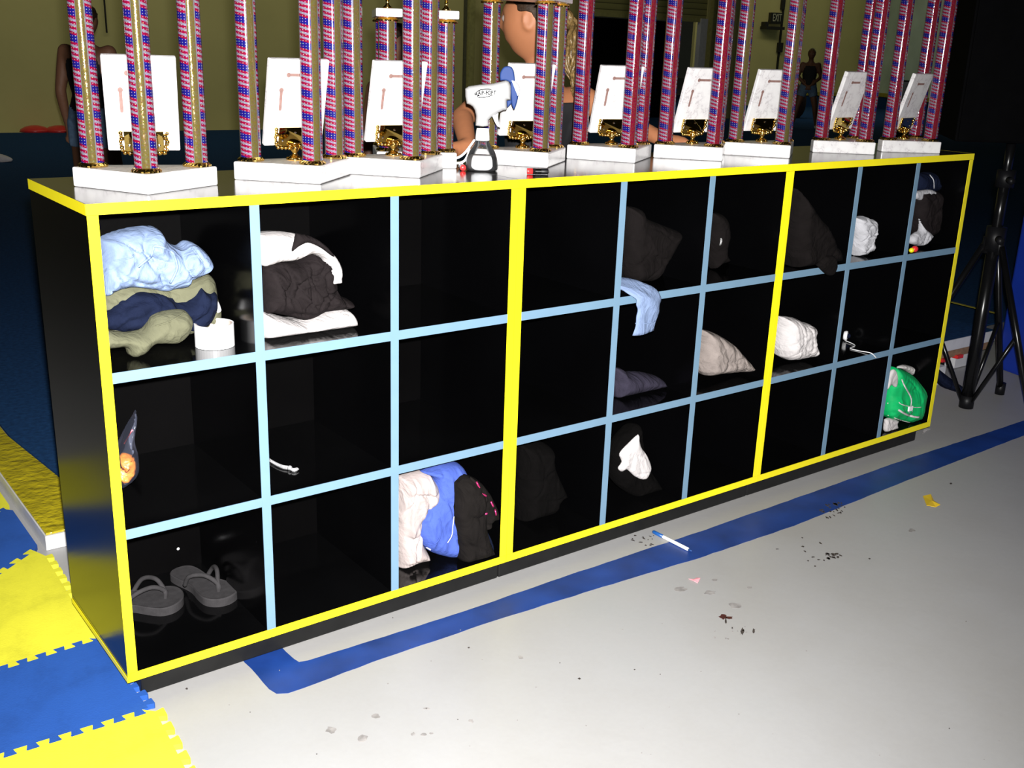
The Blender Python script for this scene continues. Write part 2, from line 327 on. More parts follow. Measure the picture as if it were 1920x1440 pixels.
# ---- soft lump of cloth: closed, inflated body whose outline lies in a vertical plane
class Lump:
    def __init__(s, name, px, P0, m, T, Tb=None, R=.03, fold=.006, fs=55, seed=0, parent=None, n=(0, -1, 0), res=.0030,
                 clampx=None, floorz=None, power=.5, smooth_poly=True, foldpow=1, stretch=(1, 1)):
        s.n = Vector(n).normalized(); s.u = Vector((0, 0, 1)).cross(s.n).normalized()*1; s.v = Vector((0, 0, 1))
        s.P0 = Vector(P0)
        pts = []
        for (a, b) in px:
            d = ray(a, b); k = (s.P0-CAM).dot(s.n)/d.dot(s.n); q = CAM + d*k
            pts.append(((q-s.P0).dot(s.u), q.z))
        if smooth_poly:
            c = crom([Vector((x, z, 0)) for x, z in pts + [pts[0]]], 4); pts = [(v.x, v.y) for v in c[:-1]]
        if clampx: lo, hi = clampx; pts = [(min(max(x, lo-s.P0.x), hi-s.P0.x), z) for x, z in pts]
        if floorz is not None: pts = [(x, max(z, floorz)) for x, z in pts]
        s.poly = np.array(pts); s.T = T; s.Tb = T*.6 if Tb is None else Tb; s.R = R; s.fold = fold; s.fs = fs; s.seed = seed; s.power = power; s.st = stretch
        x0, z0 = s.poly.min(0)-res; x1, z1 = s.poly.max(0)+res
        nx, nz = int((x1-x0)/res)+2, int((z1-z0)/res)+2
        gx, gz = np.meshgrid(x0+np.arange(nx)*res, z0+np.arange(nz)*res, indexing='ij')
        Q = np.stack([gx.ravel(), gz.ravel()], 1)
        ins, dist, near = s.dist(Q)
        ins2 = ins.reshape(nx, nz)
        keep = ins2[:-1, :-1] | ins2[1:, :-1] | ins2[:-1, 1:] | ins2[1:, 1:]
        out = ~ins; Q[out] = near[out]; dist[out] = 0
        hf = s.height(Q, dist, 0); hb = s.height(Q, dist, 1)
        O = np.array(s.P0); U = np.array(s.u); N = np.array(s.n)
        base = O[None, :]*np.array([1, 1, 0]) + Q[:, :1]*U[None, :] + Q[:, 1:]*np.array([[0, 0, 1.]])
        F = base + hf[:, None]*N; B = base - hb[:, None]*N
        idx = np.arange(nx*nz).reshape(nx, nz)
        cells = [(idx[i, j], idx[i+1, j], idx[i+1, j+1], idx[i, j+1]) for i, j in zip(*np.nonzero(keep))]
        used = sorted({k for c in cells for k in c}); mp = {k: a for a, k in enumerate(used)}; nu = len(used)
        bmap = {}; vb = []
        for k in used:
            if out[k]: bmap[k] = mp[k]
            else: bmap[k] = nu + len(vb); vb.append(B[k])
        verts = [tuple(F[k]) for k in used] + [tuple(v) for v in vb]
        faces = [tuple(mp[k] for k in c) for c in cells] + [tuple(bmap[k] for k in c[::-1]) for c in cells]
        me = bpy.data.meshes.new(name)
        o0 = Vector(verts[0])*0 + Vector((float(base[used][:, 0].mean()), float(base[used][:, 1].mean()), float(base[used][:, 2].min())))
        par = parent
        if par is not None: shift = -wl(par)
        else: shift = -o0
        me.from_pydata([(x+shift.x, y+shift.y, z+shift.z) for x, y, z in verts], [], faces)
        bm = bmesh.new(); bm.from_mesh(me); bmesh.ops.remove_doubles(bm, verts=bm.verts, dist=1e-5)
        bad = [f for f in bm.faces if f.calc_area() < 1e-10]
        bmesh.ops.delete(bm, geom=bad, context='FACES_ONLY') if bad else None
        bmesh.ops.recalc_face_normals(bm, faces=bm.faces); bm.to_mesh(me); bm.free()
        s.o = link(name, me, m, par, True)
        if par is None: s.o.location = o0
    def dist(s, Q):
        A = s.poly; B = np.roll(A, -1, 0); n = len(Q)
        best = np.full(n, 1e9); near = np.zeros((n, 2)); ins = np.zeros(n, bool)
        for a, b in zip(A, B):
            d = b-a; L = d@d
            if L < 1e-14: continue
            t = np.clip(((Q-a)@d)/L, 0, 1); pt = a+t[:, None]*d; e = np.hypot(*(Q-pt).T)
            mk = e < best; best[mk] = e[mk]; near[mk] = pt[mk]
            c = (a[1] > Q[:, 1]) != (b[1] > Q[:, 1])
            with np.errstate(divide='ignore', invalid='ignore'):
                xx = a[0]+(Q[:, 1]-a[1])*d[0]/(d[1] if d[1] else 1e-12)
            ins ^= c & (Q[:, 0] < xx)
        return ins, best, near
    def height(s, Q, dist, back):
        d = np.clip(dist/s.R, 0, 1); dome = (1-(1-d)**2)**s.power
        rg = np.random.RandomState(s.seed + 7*back); f = np.zeros(len(Q)); x, z = Q[:, 0]*s.st[0], Q[:, 1]*s.st[1]
        wx = x + .012*np.sin(31*z+rg.rand()*9)+.006*np.sin(77*x+50*z+rg.rand()*9); wz = z + .012*np.sin(29*x+rg.rand()*9)+.006*np.sin(83*z-40*x+rg.rand()*9)
        for k in range(5):
            an = rg.rand()*PI; fr = s.fs*(.6+.55*k); ph = rg.rand()*9
            r = 1-np.abs(np.sin(fr*(math.cos(an)*wx+math.sin(an)*wz)+ph)); f += (r**2)*(.9**k)*(.5 if k else 1)
        cr = np.zeros(len(Q))
        for k in range(4):
            an = rg.rand()*PI; ph = rg.rand()*9; fr = s.fs*(.5+.33*k)
            sx = x*math.cos(an)+z*math.sin(an)+.02*np.sin(23*(x*math.sin(an)-z*math.cos(an))+ph)+.007*np.sin(61*z+47*x+ph)
            msk = .5+.5*np.sin(19*(wx*math.sin(an)-wz*math.cos(an))*(1+.4*k)+ph*2)
            cr += np.clip(1-np.abs(np.sin(fr*sx+ph))*3.2, 0, 1)**1.3*msk
        f = ((f/2.2-.35)*s.fold - .62*s.fold*np.clip(cr, 0, 1.2))*np.clip(dist/.012, 0, 1)
        return dome*(s.Tb if back else s.T) + (0 if back else 1)*f
    def point(s, px, py, lift=0.0):
        d = ray(px, py); k = (s.P0-CAM).dot(s.n)/d.dot(s.n)
        h = 0
        for _ in range(4):
            q = CAM + d*k; a = (q-s.P0).dot(s.u)
            ins, ds, nr = s.dist(np.array([[a, q.z]])); h = float(s.height(np.array([[a, q.z]]), ds if ins[0] else ds*0, 0)[0])
            k = ((s.P0 + s.n*h)-CAM).dot(s.n)/d.dot(s.n)
        return CAM + d*k + s.n*lift
def on_lump(L, name, pts, r, m, parent=None, lift=.001, flat=.5, sub=6, xmax=99, zmin=0):
    P = [L.point(v.x, v.y, lift) for v in crom([Vector((a, b, 0)) for a, b in pts], sub)]; bm = bmesh.new(); par = parent or L.o
    P = [Vector((min(p.x, xmax), p.y, max(p.z, zmin))) - wl(par) for p in P if p.x < xmax+.03]
    tube(bm, P, r, 6, flat=(L.n, flat)); return bm_obj(name, bm, m, par, True)
# ================================================================ the setting
fl_o = box('floor', -8, 45, -6, 40, -.1, 0, 'floor'); tag(fl_o, kind='structure')
# painted line: rounded L, 0.4 mm of paint
def strip_poly(name, poly, z, m, parent, h=.0005, jit=0):
    P = [Vector((x, y, 0)) for x, y in poly]; out = []
    rnd = random.Random(5)
    for i, p in enumerate(P):
        q = P[(i+1) % len(P)]; n = max(1, int((q-p).length/.03)) if jit else 1
        for k in range(n):
            c = p.lerp(q, k/n); out.append((c.x+rnd.uniform(-jit, jit), c.y+rnd.uniform(-jit, jit)))
    bm = bmesh.new(); prism(bm, out, z, z+h); return bm_obj(name, bm, m, parent)
line = [(.255, .12), (.255, -.095), (.262, -.118), (.282, -.131), (.48, -.127), (.8, -.133), (1.1, -.152), (1.45, -.178), (1.84, -.190), (2.43, -.172), (3.2, -.158), (6, -.16),
        (6, -.075), (3.4, -.073), (2.6, -.06), (2.03, -.064), (1.6, -.066), (1.07, -.058), (.8, -.060), (.53, -.050), (.37, -.044), (.352, -.038), (.347, -.02), (.347, .12)]
strip_poly('painted_line', line, .0002, 'bluepaint', fl_o, jit=.0012)
# back wall, left part, with roller-shutter doorway
def wallseg(name, p, q, z0, z1, m, th=.12):
    p = Vector((p[0], p[1], 0)); q = Vector((q[0], q[1], 0)); d = (q-p).normalized(); n = Vector((-d.y, d.x, 0))*th
    bm = bmesh.new(); prism(bm, [(v.x, v.y) for v in (p, q, q+n, p+n)], z0, z1); return tag(bm_obj(name, bm, m), kind='structure')
WA0 = at(0, 252, 1); 
def on_floor(px, py): return un(px, py, 2, 0)
P_a = on_floor(0, 252); P_b = on_floor(430, 244)
dA = Vector((P_b.x-P_a.x, P_b.y-P_a.y, 0)).normalized()
NW = Vector((dA.y, -dA.x, 0))            # towards the camera
def wallA(px, z=0):                      # where the column of pixels px meets wall A near height z
    d = ray(px, 200); k = (P_a-CAM).dot(NW)/d.dot(NW); q = CAM+d*k; return Vector((q.x, q.y, z))
A0 = P_a - dA*7; A1 = wallA(1093); A2 = wallA(1312); A3 = wallA(1372)
wallseg('wall_back', A0, A1, 0, 6, 'wall'); wallseg('wall_back', A2, A3, 0, 6, 'wall')
ztop = at(1200, 27, (A1-CAM).dot(FW)).z
hd = ztop
wallseg('wall_back', A1, A2, hd+.9, 6, 'wall')
sh = thing('door_1', (A1+A2)/2, None, None); tag(sh, kind='structure')
def seg_child(name, p, q, z0, z1, off, th, m, par):
    p = Vector(p)+NW*off; q = Vector(q)+NW*off; n = -NW*th; b = wl(par); bm = bmesh.new()
    prism(bm, [(v.x-b.x, v.y-b.y) for v in (p, q, q+n, p+n)], z0-b.z, z1-b.z); return bm_obj(name, bm, m, par)
seg_child('roller_shutter', A1, A2, hd, hd+.95, -.02, .06, 'shutter', sh)
seg_child('shutter_bottom_bar', A1, A2, hd-.07, hd, 0, .08, 'pilaster', sh)
seg_child('door_frame', wallA(1300), A2, 0, hd, .03, .1, 'whitevinyl', sh)
seg_child('doorway_dark_sheet', A1, wallA(1300), 0, hd-.07, -.5, .05, 'grille', sh)  # added black sheet standing in for the unlit depth of the doorway
# pilasters and pipe on the wall
def trimseg(name, x0, x1, z0, z1, off, m):
    p, q = wallA(x0), wallA(x1); p = p+NW*off; q = q+NW*off; n = -NW*(off-.002 if off > .01 else .02); bm = bmesh.new()
    prism(bm, [(v.x, v.y) for v in (p, q, q+n, p+n)], z0, z1); return tag(bm_obj(name, bm, m), kind='structure')
trimseg('trim_1', 866, 869, 0, 6, .05, 'olive'); trimseg('trim_1', 870, 880, 0, 6, .12, 'pilaster')
trimseg('trim_2', 1316, 1322, 0, 6, .1, 'pilaster'); trimseg('trim_2', 1330, 1335, 0, 6, .1, 'pilaster')
# right, farther wall
Bp = on_floor(1330, 200); Bq = on_floor(1650, 205)
Bz = Vector((Bq.x-Bp.x, Bq.y-Bp.y, 0)).normalized()
NB = Vector((Bz.y, -Bz.x, 0))
def wallB(px, py, off=0):
    d = ray(px, py); k = (Bp+NB*off-CAM).dot(NB)/d.dot(NB); return CAM+d*k
b0 = wallB(1300, 100); b1 = wallB(1652, 100)
wallseg('wall_back', b0, b1, 0, 9, 'wall')
b2 = on_floor(2050, 262)
wallseg('wall_right', b1, b2, 0, 9, 'wall_grey')
db = (Vector((b2.x, b2.y, 0))-Vector((b1.x, b1.y, 0))).normalized(); nb = Vector((db.y, -db.x, 0))
# yellow topped blue wall padding along both far walls
def padwall(name, p, q, n, z, lab):
    t = thing(name, Vector((p.x, p.y, 0)), lab, 'wall padding', 'blue wall pads')
    b = wl(t); a = Vector((p.x, p.y, 0)); c = Vector((q.x, q.y, 0))
    for nm, z0, z1, o, m in (('pad', 0, z*.8, .14, 'carpet'), ('yellow_top_edge', z*.8, z, .16, 'tape_y')):
        bm = bmesh.new(); prism(bm, [(v.x-b.x, v.y-b.y) for v in (a+n*.01, c+n*.01, c+n*o, a+n*o)], z0, z1); bm_obj(nm, bm, m, t)
padwall('wall_pad', wallB(1470, 100), b1, NB, .42, 'low blue pad with yellow top edge behind the far standing person')
padwall('wall_pad', Vector((b1.x, b1.y, 0))+db*.3, b2, nb, .45, 'low blue pad with yellow top edge left of the black loudspeaker')
# conduit, boxes, exit sign, lamp on wall B
def Bbox(name, x0, y0, x1, y1, th, m, parent=None):
    ym = (y0+y1)/2; a = wallB(x0, ym); b = wallB(x1, ym); a.z = wallB((x0+x1)/2, y0).z; b.z = wallB((x0+x1)/2, y1).z; base = wl(parent) if parent else Vector((a.x, a.y, b.z))
    z0, z1 = min(a.z, b.z), max(a.z, b.z); A = Vector((a.x, a.y, 0)); B_ = Vector((b.x, b.y, 0)); bm = bmesh.new()
    prism(bm, [(v.x-base.x, v.y-base.y) for v in (A+NB*.005, B_+NB*.005, B_+NB*th, A+NB*th)], z0-base.z, z1-base.z)
    o = bm_obj(name, bm, m, parent)
    if parent is None: o.location = base
    return o
p0 = wallB(1462, -30)
cd = thing('wall_conduit', (p0.x, p0.y, 0), 'dark vertical conduit with two small boxes right of the exit sign', 'conduit')
Bbox('pipe', 1459.5, -60, 1462.5, 225, .04, 'dpost', cd); Bbox('junction_box', 1463, 0, 1469, 18, .08, 'dpost', cd); Bbox('junction_box', 1456, 80, 1465, 98, .08, 'dpost', cd)
a = wallB(1452, 34)
ex = thing('exit_sign', a, 'dark square exit sign with pale letters high on the far wall', 'exit sign')
Bbox('sign_box', 1440.5, 24, 1463, 45, .12, 'exit', ex)
cu = bpy.data.curves.new('exit_letters', 'FONT'); cu.body = 'EXIT'; cu.size = .27; cu.align_x = 'CENTER'; cu.align_y = 'CENTER'; cu.extrude = .008
def text_mesh(name, cu, m, parent, mtx):
    to = bpy.data.objects.new('t', cu); COL.objects.link(to); dg = bpy.context.evaluated_depsgraph_get(); dg.update()
    me = bpy.data.meshes.new_from_object(to.evaluated_get(dg)); bpy.data.objects.remove(to); bpy.data.curves.remove(cu)
    me.transform(mtx); me.name = name; return link(name, me, m, parent)
rotB = Matrix.Identity(4)
for i, v in enumerate((Bz, Vector((0, 0, 1)), NB)):
    for k in range(3): rotB[k][i] = v[k]
sx = (wallB(1461, 34)-wallB(1442, 34)).length
cu.size = .2
me_o = text_mesh('letters', cu, 'exitletters', ex, Matrix.Translation(NB*.125) @ rotB)
wd = max(v.co.dot(Bz) for v in me_o.data.vertices)-min(v.co.dot(Bz) for v in me_o.data.vertices)
k = sx*.84/wd; kz = abs(wallB(1452, 27).z-wallB(1452, 42).z)/.146
me_o.data.transform(rotB @ Matrix.Diagonal((k, kz, 1, 1)) @ rotB.inverted())
a = wallB(1443, 52)
lm = thing('wall_light', a, 'small wall lamp bracket below the exit sign', 'wall lamp')
Bbox('lamp_bar', 1425, 50, 1459, 55.5, .3, 'dpost', lm); Bbox('lamp_head', 1427, 41, 1433, 50, .2, 'dpost', lm)
# raised sprung floor behind the cabinet
def poly_box(name, pts, z0, z1, m, parent=None, bev=0):
    b = wl(parent) if parent else Vector((0, 0, 0)); bm = bmesh.new(); prism(bm, [(x-b.x, y-b.y) for x, y in pts], z0-b.z, z1-b.z)
    if bev: bevel_all(bm, bev)
    return bm_obj(name, bm, m, parent)
rf = thing('sprung_floor', (.045, .80, 0), 'low raised gym floor of dark blue carpet with yellow edge behind the cubbies', 'gym floor')
SE = .80
poly_box('white_side', [(.045, SE), (3.2, .73), (3.2, .79), (.10, .86), (.10, 12.9), (.045, 12.9)], .001, .041, 'whitevinyl', rf)
poly_box('yellow_edge', [(.048, SE+.004), (.215, SE+.004), (.135, 1.6), (.11, 13), (.048, 13)], .041, .047, 'yvinyl', rf, .002)
poly_box('carpet', [(.216, SE+.01), (3.2, .735), (26, .70), (30, 22), (14, 22), (9.5, 12.4), (.115, 13.05), (.14, 1.6)], .0415, .048, 'carpet', rf)
# high mat platform at the right end with layered plywood edge
pz = .16
def U2(px, py, z): q = un(px, py, 2, z); return (q.x, q.y)
c0 = U2(1768, 641, pz); c1 = U2(1868, 619, pz)
pf = thing('mat_platform', (c0[0], c0[1], 0), 'dark blue topped platform with white and plywood edge behind the tripod stand', 'platform')
dpl = Vector((c1[0]-c0[0], c1[1]-c0[1], 0)).normalized(); npl = Vector((-dpl.y, dpl.x, 0))
c0 = Vector((c0[0], c0[1], 0)) - dpl*.3; c1 = Vector((c1[0], c1[1], 0))
def PL(a, b, o0, o1): 
    L = (c1-c0).length; return [((c0+dpl*(L*s)+npl*o).x, (c0+dpl*(L*s)+npl*o).y) for s, o in ((a, o0), (b, o0), (b, o1), (a, o1))]
poly_box('top_mat', PL(0, 1.0, .004, 6.0), pz-.05, pz, 'carpet', pf)
poly_box('white_edge', PL(0, 1.0, 0, .004), pz-.048, pz-.001, 'whitevinyl', pf)
poly_box('plywood_layer', PL(0, 1.0, .004, 1.5), pz-.066, pz-.0505, 'ply', pf); poly_box('plywood_layer', PL(0, .99, .008, 1.5), pz-.084, pz-.067, 'ply', pf)
for a, b in ((.44, .52), (.60, .66)): poly_box('red_clip', PL(a, b, -.006, .05), pz-.092, pz-.078, 'red', pf)
poly_box('dark_spring_block', PL(.45, .60, .05, .2), .0, pz-.084, 'black', pf)
poly_box('white_block', PL(.69, .93, .04, .3), .004, pz-.084, 'whitevinyl', pf); poly_box('white_block', PL(.22, .36, -.06, .06), .0, pz-.084, 'whitevinyl', pf)
l0 = U2(1770, 564, pz); l1 = U2(1866, 588, pz)
d_ = Vector((l1[0]-l0[0], l1[1]-l0[1])).normalized()*.022; pp = (-d_.y, d_.x)
poly_box('yellow_seam', [(l0[0]-.3*(l1[0]-l0[0]), l0[1]-.3*(l1[1]-l0[1])), l1, (l1[0]+pp[0], l1[1]+pp[1]), (l0[0]-.3*(l1[0]-l0[0])+pp[0], l0[1]-.3*(l1[1]-l0[1])+pp[1])], pz, pz+.0015, 'tape_y', pf)
# blue mat standing upright at the right
m0 = on_floor(1866, 690); m1 = on_floor(1990, 735)
dm = Vector((m1.x-m0.x, m1.y-m0.y, 0)).normalized(); nm = Vector((-dm.y, dm.x, 0))
ms = thing('standing_mat', (m0.x, m0.y, 0), 'tall bright blue vinyl mat standing upright at the right edge', 'mat')
bm = bmesh.new(); prism(bm, [(0, 0), ((dm*1.4).x, (dm*1.4).y), ((dm*1.4+nm*.12).x, (dm*1.4+nm*.12).y), ((nm*.12).x, (nm*.12).y)], .0, 1.02); bevel_all(bm, .012)
bm_obj('mat_body', bm, 'bluemat', ms)
bm = bmesh.new(); tube(bm, [Vector((0, 0, 1.0))-nm*.003, dm*1.4+Vector((0, 0, 1.0))-nm*.003], .005, 6); bm_obj('seam', bm, 'bluemat', ms)
q = wallA(210); bm = bmesh.new(); a_ = at(208, 62, (q-CAM).dot(FW)).z; tube(bm, [Vector((0, 0, a_))+NW*.03, Vector((0, 0, 5.9))+NW*.03], .012, 6); o = bm_obj('wall_cable', bm, 'dpost'); o.location = q; tag(o, 'thin dark cable hanging down the back wall at upper left', 'cable')
# red domes and white shoe far left
for i, (px, lab) in enumerate(((67, 'left one of two small red domes at the foot of the back wall'), (112, 'right one of two small red domes at the foot of the back wall'))):
    q = on_floor(px, 254); bm = bmesh.new(); lathe(bm, [(.19, 0), (.175, .03), (.12, .062), (.05, .078), (.005, .082)], 20)
    o = bm_obj('floor_marker', bm, 'red', None, True); o.location = (q.x, q.y, .048); tag(o, lab, 'marker', 'red domes by the wall')
q = un(2, 303, 2, .05)
bm = bmesh.new(); bmesh.ops.create_uvsphere(bm, u_segments=20, v_segments=12, radius=1)
for v in bm.verts:
    x, y, z = v.co; v.co = Vector((x*.12, y*.05*(1-.15*x), max(z, -.5)*.045*(1.15-.45*x)))
o = bm_obj('sock', bm, 'whitecloth', None, True); o.location = (q.x, q.y, .048+.024); o.rotation_euler = (0, 0, -.7); tag(o, 'white sock lying on the dark blue floor at the far left', 'sock')
# ---------------------------------------------------------------- foam tiles
def teeth(p, q, n, dep, flip=1):
    p, q = Vector((*p, 0)), Vector((*q, 0)); d = (q-p); L = d.length; d /= L; nn = Vector((-d.y, d.x, 0))*dep*flip; out = []; s = L/n
    for i in range(n):
        a = p+d*s*i
        for t, h in ((.0, 0), (.30, 0), (.25, .55), (.20, .85), (.24, 1), (.76, 1), (.80, .85), (.75, .55), (.70, 0)):
            v = a+d*s*t+nn*h; out.append((v.x, v.y))
    return out
TD = .017
PA = dict(BC0=(-.33, -.020), BC1=(.024, -.036), AB0=(-.33, .272), AB1=(.016, .290), OA0=(-.33, .50), OA1=(.026, .80), N0=(-.33, .93), N1=(.026, 1.10))
e_bc = teeth(PA['BC0'], PA['BC1'], 9, TD, -1); e_ab = teeth(PA['AB0'], PA['AB1'], 9, TD, -1); e_oa = teeth(PA['OA0'], PA['OA1'], 9, TD, 1); e_n = teeth(PA['N0'], PA['N1'], 9, TD, 1)
C1 = (-.002, -.50); C0 = (-.33, -.49)
def tile(lab, poly, m):
    bm = bmesh.new(); cx = sum(p[0] for p in poly)/len(poly); cy = sum(p[1] for p in poly)/len(poly)
    poly = [p for i, p in enumerate(poly) if (Vector(p)-Vector(poly[i-1])).length > 1e-5]
    prism(bm, [(x-cx, y-cy) for x, y in poly], .0005, .0125); o = bm_obj('foam_tile', bm, m); o.location = (cx, cy, 0)
    tag(o, lab, 'floor tile', 'interlocking foam floor tiles'); return o
g = .0006
tile('yellow foam floor tile at the bottom left corner of the photo', [C0, C1] + teeth(C1, (.033, -.040), 9, TD, -1) + e_bc[::-1], 'foam_y')
tile('blue foam floor tile between two yellow ones beside the cabinet', e_bc + teeth(PA['BC1'], PA['AB1'], 9, TD, -1) + e_ab[::-1], 'foam_b')
tile('large yellow foam floor tile left of the cabinet, nearest the white edge', e_ab + teeth(PA['AB1'], (.030, .76), 11, TD, -1) + e_oa[::-1], 'foam_y')
tile('blue foam floor tile against the white side of the raised floor', e_oa + [(.028, .82), (.028, 1.08)] + e_n[::-1], 'foam_b')
tile('yellow foam floor tile farthest back along the raised floor', e_n + [(.028, 1.12), (.028, 1.45), (-.33, 1.35)], 'foam_y')
# ================================================================ cubby units
XS = [[0, .298, .6065, .9395], [.9395, 1.252, 1.565, 1.887], [1.887, 2.198, 2.497, 2.818]]
PT = [(.020, .020), (.020, .0165), (.0165, .020)]      # side panel thickness left/right
SZ = [(.622, .6425), (.309, .329)]; TH = .02; DEP = .384
UL = ['left black cubby unit with yellow trim holding the light blue sweatshirt', 'middle black cubby unit with yellow trim and a sleeve hanging from a shelf',
      'right black cubby unit with yellow trim holding the green bag']
cells = {}
for ui in range(3):
    xs = XS[ui]; pl, pr_ = PT[ui]
    t = thing('cubby_unit', (xs[0], 0, 0), UL[ui], 'shelving unit', 'row of three cubby units')
    X = xs[0]; b = lambda nm, x0, x1, y0, y1, z0, z1, m, bev=.0008: box(nm, x0-X, x1-X, y0, y1, z0+Z0, z1+Z0, m, t, bev)
    e = .0004
    x0, x3 = xs[0]+e, xs[3]-e
    b('top_panel', x0, x3, .0015, DEP, .93, .95, 'lam_top'); b('bottom_panel', x0, x3, .0015, DEP, 0, .02, 'laminate')
    b('side_panel', x0, x0+pl-e, .0015, DEP, .02, .93, 'lam_v'); b('side_panel', x3-pr_+e, x3, .0015, DEP, .02, .93, 'lam_v')
    b('back_panel', x0+pl, x3-pr_, DEP-.012, DEP-.002, .02, .93, 'back', 0)
    dv = [(xs[1], xs[1]+.0195), (xs[2], xs[2]+.0195)]
    for a, c in dv: b('divider', a, c, .0015, DEP-.012, .02, .93, 'lam_v')
    spans = [(x0+pl, dv[0][0]), (dv[0][1], dv[1][0]), (dv[1][1], x3-pr_)]
    for (z0, z1) in SZ:
        for a, c in spans:
            b('shelf', a, c, .0015, DEP-.012, z0, z1, 'laminate', 0)
            b('blue_edge_strip', a, c, 0, .0015, z0, z1, 'blue_band', 0)
    for a, c in dv: b('blue_edge_strip', a, c, -.0002, .0015, .02, .93, 'blue_band', 0)
    b('yellow_edge_strip', x0, x3, 0, .0015, .9305, .95, 'yellow', 0); b('yellow_edge_strip', x0, x3, 0, .0015, 0, .0195, 'yellow', 0)
    b('yellow_edge_strip', x0, x0+pl-e, 0, .0015, .02, .93, 'yellow', 0); b('yellow_edge_strip', x3-pr_+e, x3, 0, .0015, .02, .93, 'yellow', 0)
    if ui == 0:
        b('yellow_edge_strip', x0-.0015, x0-e, .0, DEP, .93, .95, 'yellow', 0); b('yellow_edge_strip', x0-.0015, x0-e, .0, DEP, 0, .012, 'yellow', 0)
    if ui == 2: b('yellow_edge_strip', x3+e, x3+.0015, 0, DEP, .93, .95, 'yellow', 0)
    k0 = x0+.033 if ui == 0 else x0; k1 = x3-.03 if ui == 2 else x3-.0012
    b('toe_kick', k0, k1, .03, DEP-.01, -Z0+.0005, 0, 'kick', .004)
    for c, (a, d) in enumerate(spans):
        zz = [(SZ[0][1], .93), (SZ[1][1], SZ[0][0]), (.02, SZ[1][0])]
        for rr, (q0, q1) in enumerate(zz): cells[(ui+1, rr+1, c+1)] = (a+.002, d-.002, q0+Z0, q1+Z0)
def garment(name, cell, px, y, m, T, lab=None, cat='clothing', group=None, parent=None, on=None, **kw):
    a, d, q0, q1 = cells[cell]
    if on is not None: y = max(.0, on.P0.y-on.T-.003)
    while on is None and y > .012 and max(un(p[0], p[1], 1, y).x for p in px) > d+.004: y -= .004
    T = T if on is not None else min(T, y+.012); kw['Tb'] = min(kw.get('Tb', T*.6), DEP-.02-y)
    L = Lump(name, px, (0, y, 0), m, T, parent=parent, clampx=(a, d), floorz=q0+.0008, **kw)
    if lab: tag(L.o, lab, cat, group)
    return L
# ================================================================ garments and other things in the cubbies
L = garment('sweatshirt', (1, 1, 1), [(184,447),(205,437),(240,427),(275,423),(293,428),(308,450),(330,460),(345,451),(362,455),(380,470),(389,487),(387,500),(375,512),(350,523),(338,535),(315,540),(302,544),(280,540),(240,536),(215,541),(184,547)],
    .135, 'lblue', .075, 'light blue crumpled fleece sweatshirt on top of the pile in the top left cubby', group=None, fold=.020, fs=42, seed=4, R=.035, Tb=.04)
on_lump(L, 'drawcord', [(258,500),(270,490),(282,480),(286,468),(288,461),(300,462),(318,470),(326,480),(331,500),(326,515),(318,530)], .0024, 'lblue', lift=.004)
on_lump(L, 'seam', [(190,482),(215,488),(245,483),(250,478)], .0016, 'lblue'); on_lump(L, 'seam', [(345,458),(362,468),(372,482),(380,492)], .0018, 'lblue')
L = garment('trousers', (1, 1, 1), [(184,545),(230,530),(300,530),(360,515),(385,511),(400,525),(405,555),(412,585),(404,612),(365,622),(345,628),(300,640),(250,645),(184,640)],
    .15, 'olive', .04, 'olive grey trousers at the back of the pile under the sweatshirt', fold=.008, fs=40, seed=3, Tb=.15)
on_lump(L, 'white_label', [(400,562),(406,572),(410,584)], .006, 'white', lift=.002)
L = garment('shirt', (1, 1, 1), [(184,590),(215,560),(228,552),(250,543),(290,545),(318,553),(325,560),(345,555),(355,545),(368,531),(382,542),(400,545),(403,565),(397,590),(385,608),(365,618),(350,618),(330,600),(280,610),(270,618),(232,622),(186,612)],
    .135, 'navy', .05, 'dark navy shirt bunched in the middle of the top left pile', fold=.010, fs=50, seed=9, Tb=.04)
bm = bmesh.new(); bmesh.ops.create_uvsphere(bm, u_segments=10, v_segments=8, radius=.0022)
q = L.point(211, 572, .001); bmesh.ops.translate(bm, verts=bm.verts, vec=q-wl(L.o)); bm_obj('snap_button', bm, 'chrome', L.o, True)
L = garment('shorts', (1, 1, 1), [(184,612),(225,622),(262,618),(275,605),(285,592),(305,583),(340,580),(352,588),(358,602),(350,625),(330,642),(305,643),(285,645),(270,660),(252,668),(240,664),(232,650),(205,652),(184,650)],
    .085, 'olive', .042, 'olive grey shorts spilling out at the bottom front of the top left pile', fold=.012, fs=34, seed=15, Tb=.03)
on_lump(L, 'hem', [(262,620),(290,612),(320,602),(340,590),(344,585)], .002, 'olive')
# tape roll
a, d, q0, q1 = cells[(1, 1, 1)]
q = un(404, 648, 2, q0); tr = thing('tape_roll', (q.x, q.y+.002, q0+.0006), 'wide white roll of adhesive tape standing in the top left cubby', 'tape roll')
bm = bmesh.new(); n = 40; R0, R1, H = .0385, .0355, .046
rings = []
for r, z in ((R0, .0), (R0, H), (R1, H), (R1, 0)):
    rings.append([bm.verts.new((r*math.cos(2*PI*k/n), r*math.sin(2*PI*k/n), z)) for k in range(n)])
for i in range(4):
    for k in range(n): bm.faces.new((rings[i][k], rings[i][(k+1) % n], rings[(i+1) % 4][(k+1) % n], rings[(i+1) % 4][k]))
bm_obj('tape', bm, 'white', tr, False)
bm = bmesh.new(); rings = []
for r, z in ((R1-.0002, .0005), (R1-.0002, H-.0005), (R1-.002, H-.0005), (R1-.002, .0005)):
    rings.append([bm.verts.new((r*math.cos(2*PI*k/n), r*math.sin(2*PI*k/n), z)) for k in range(n)])
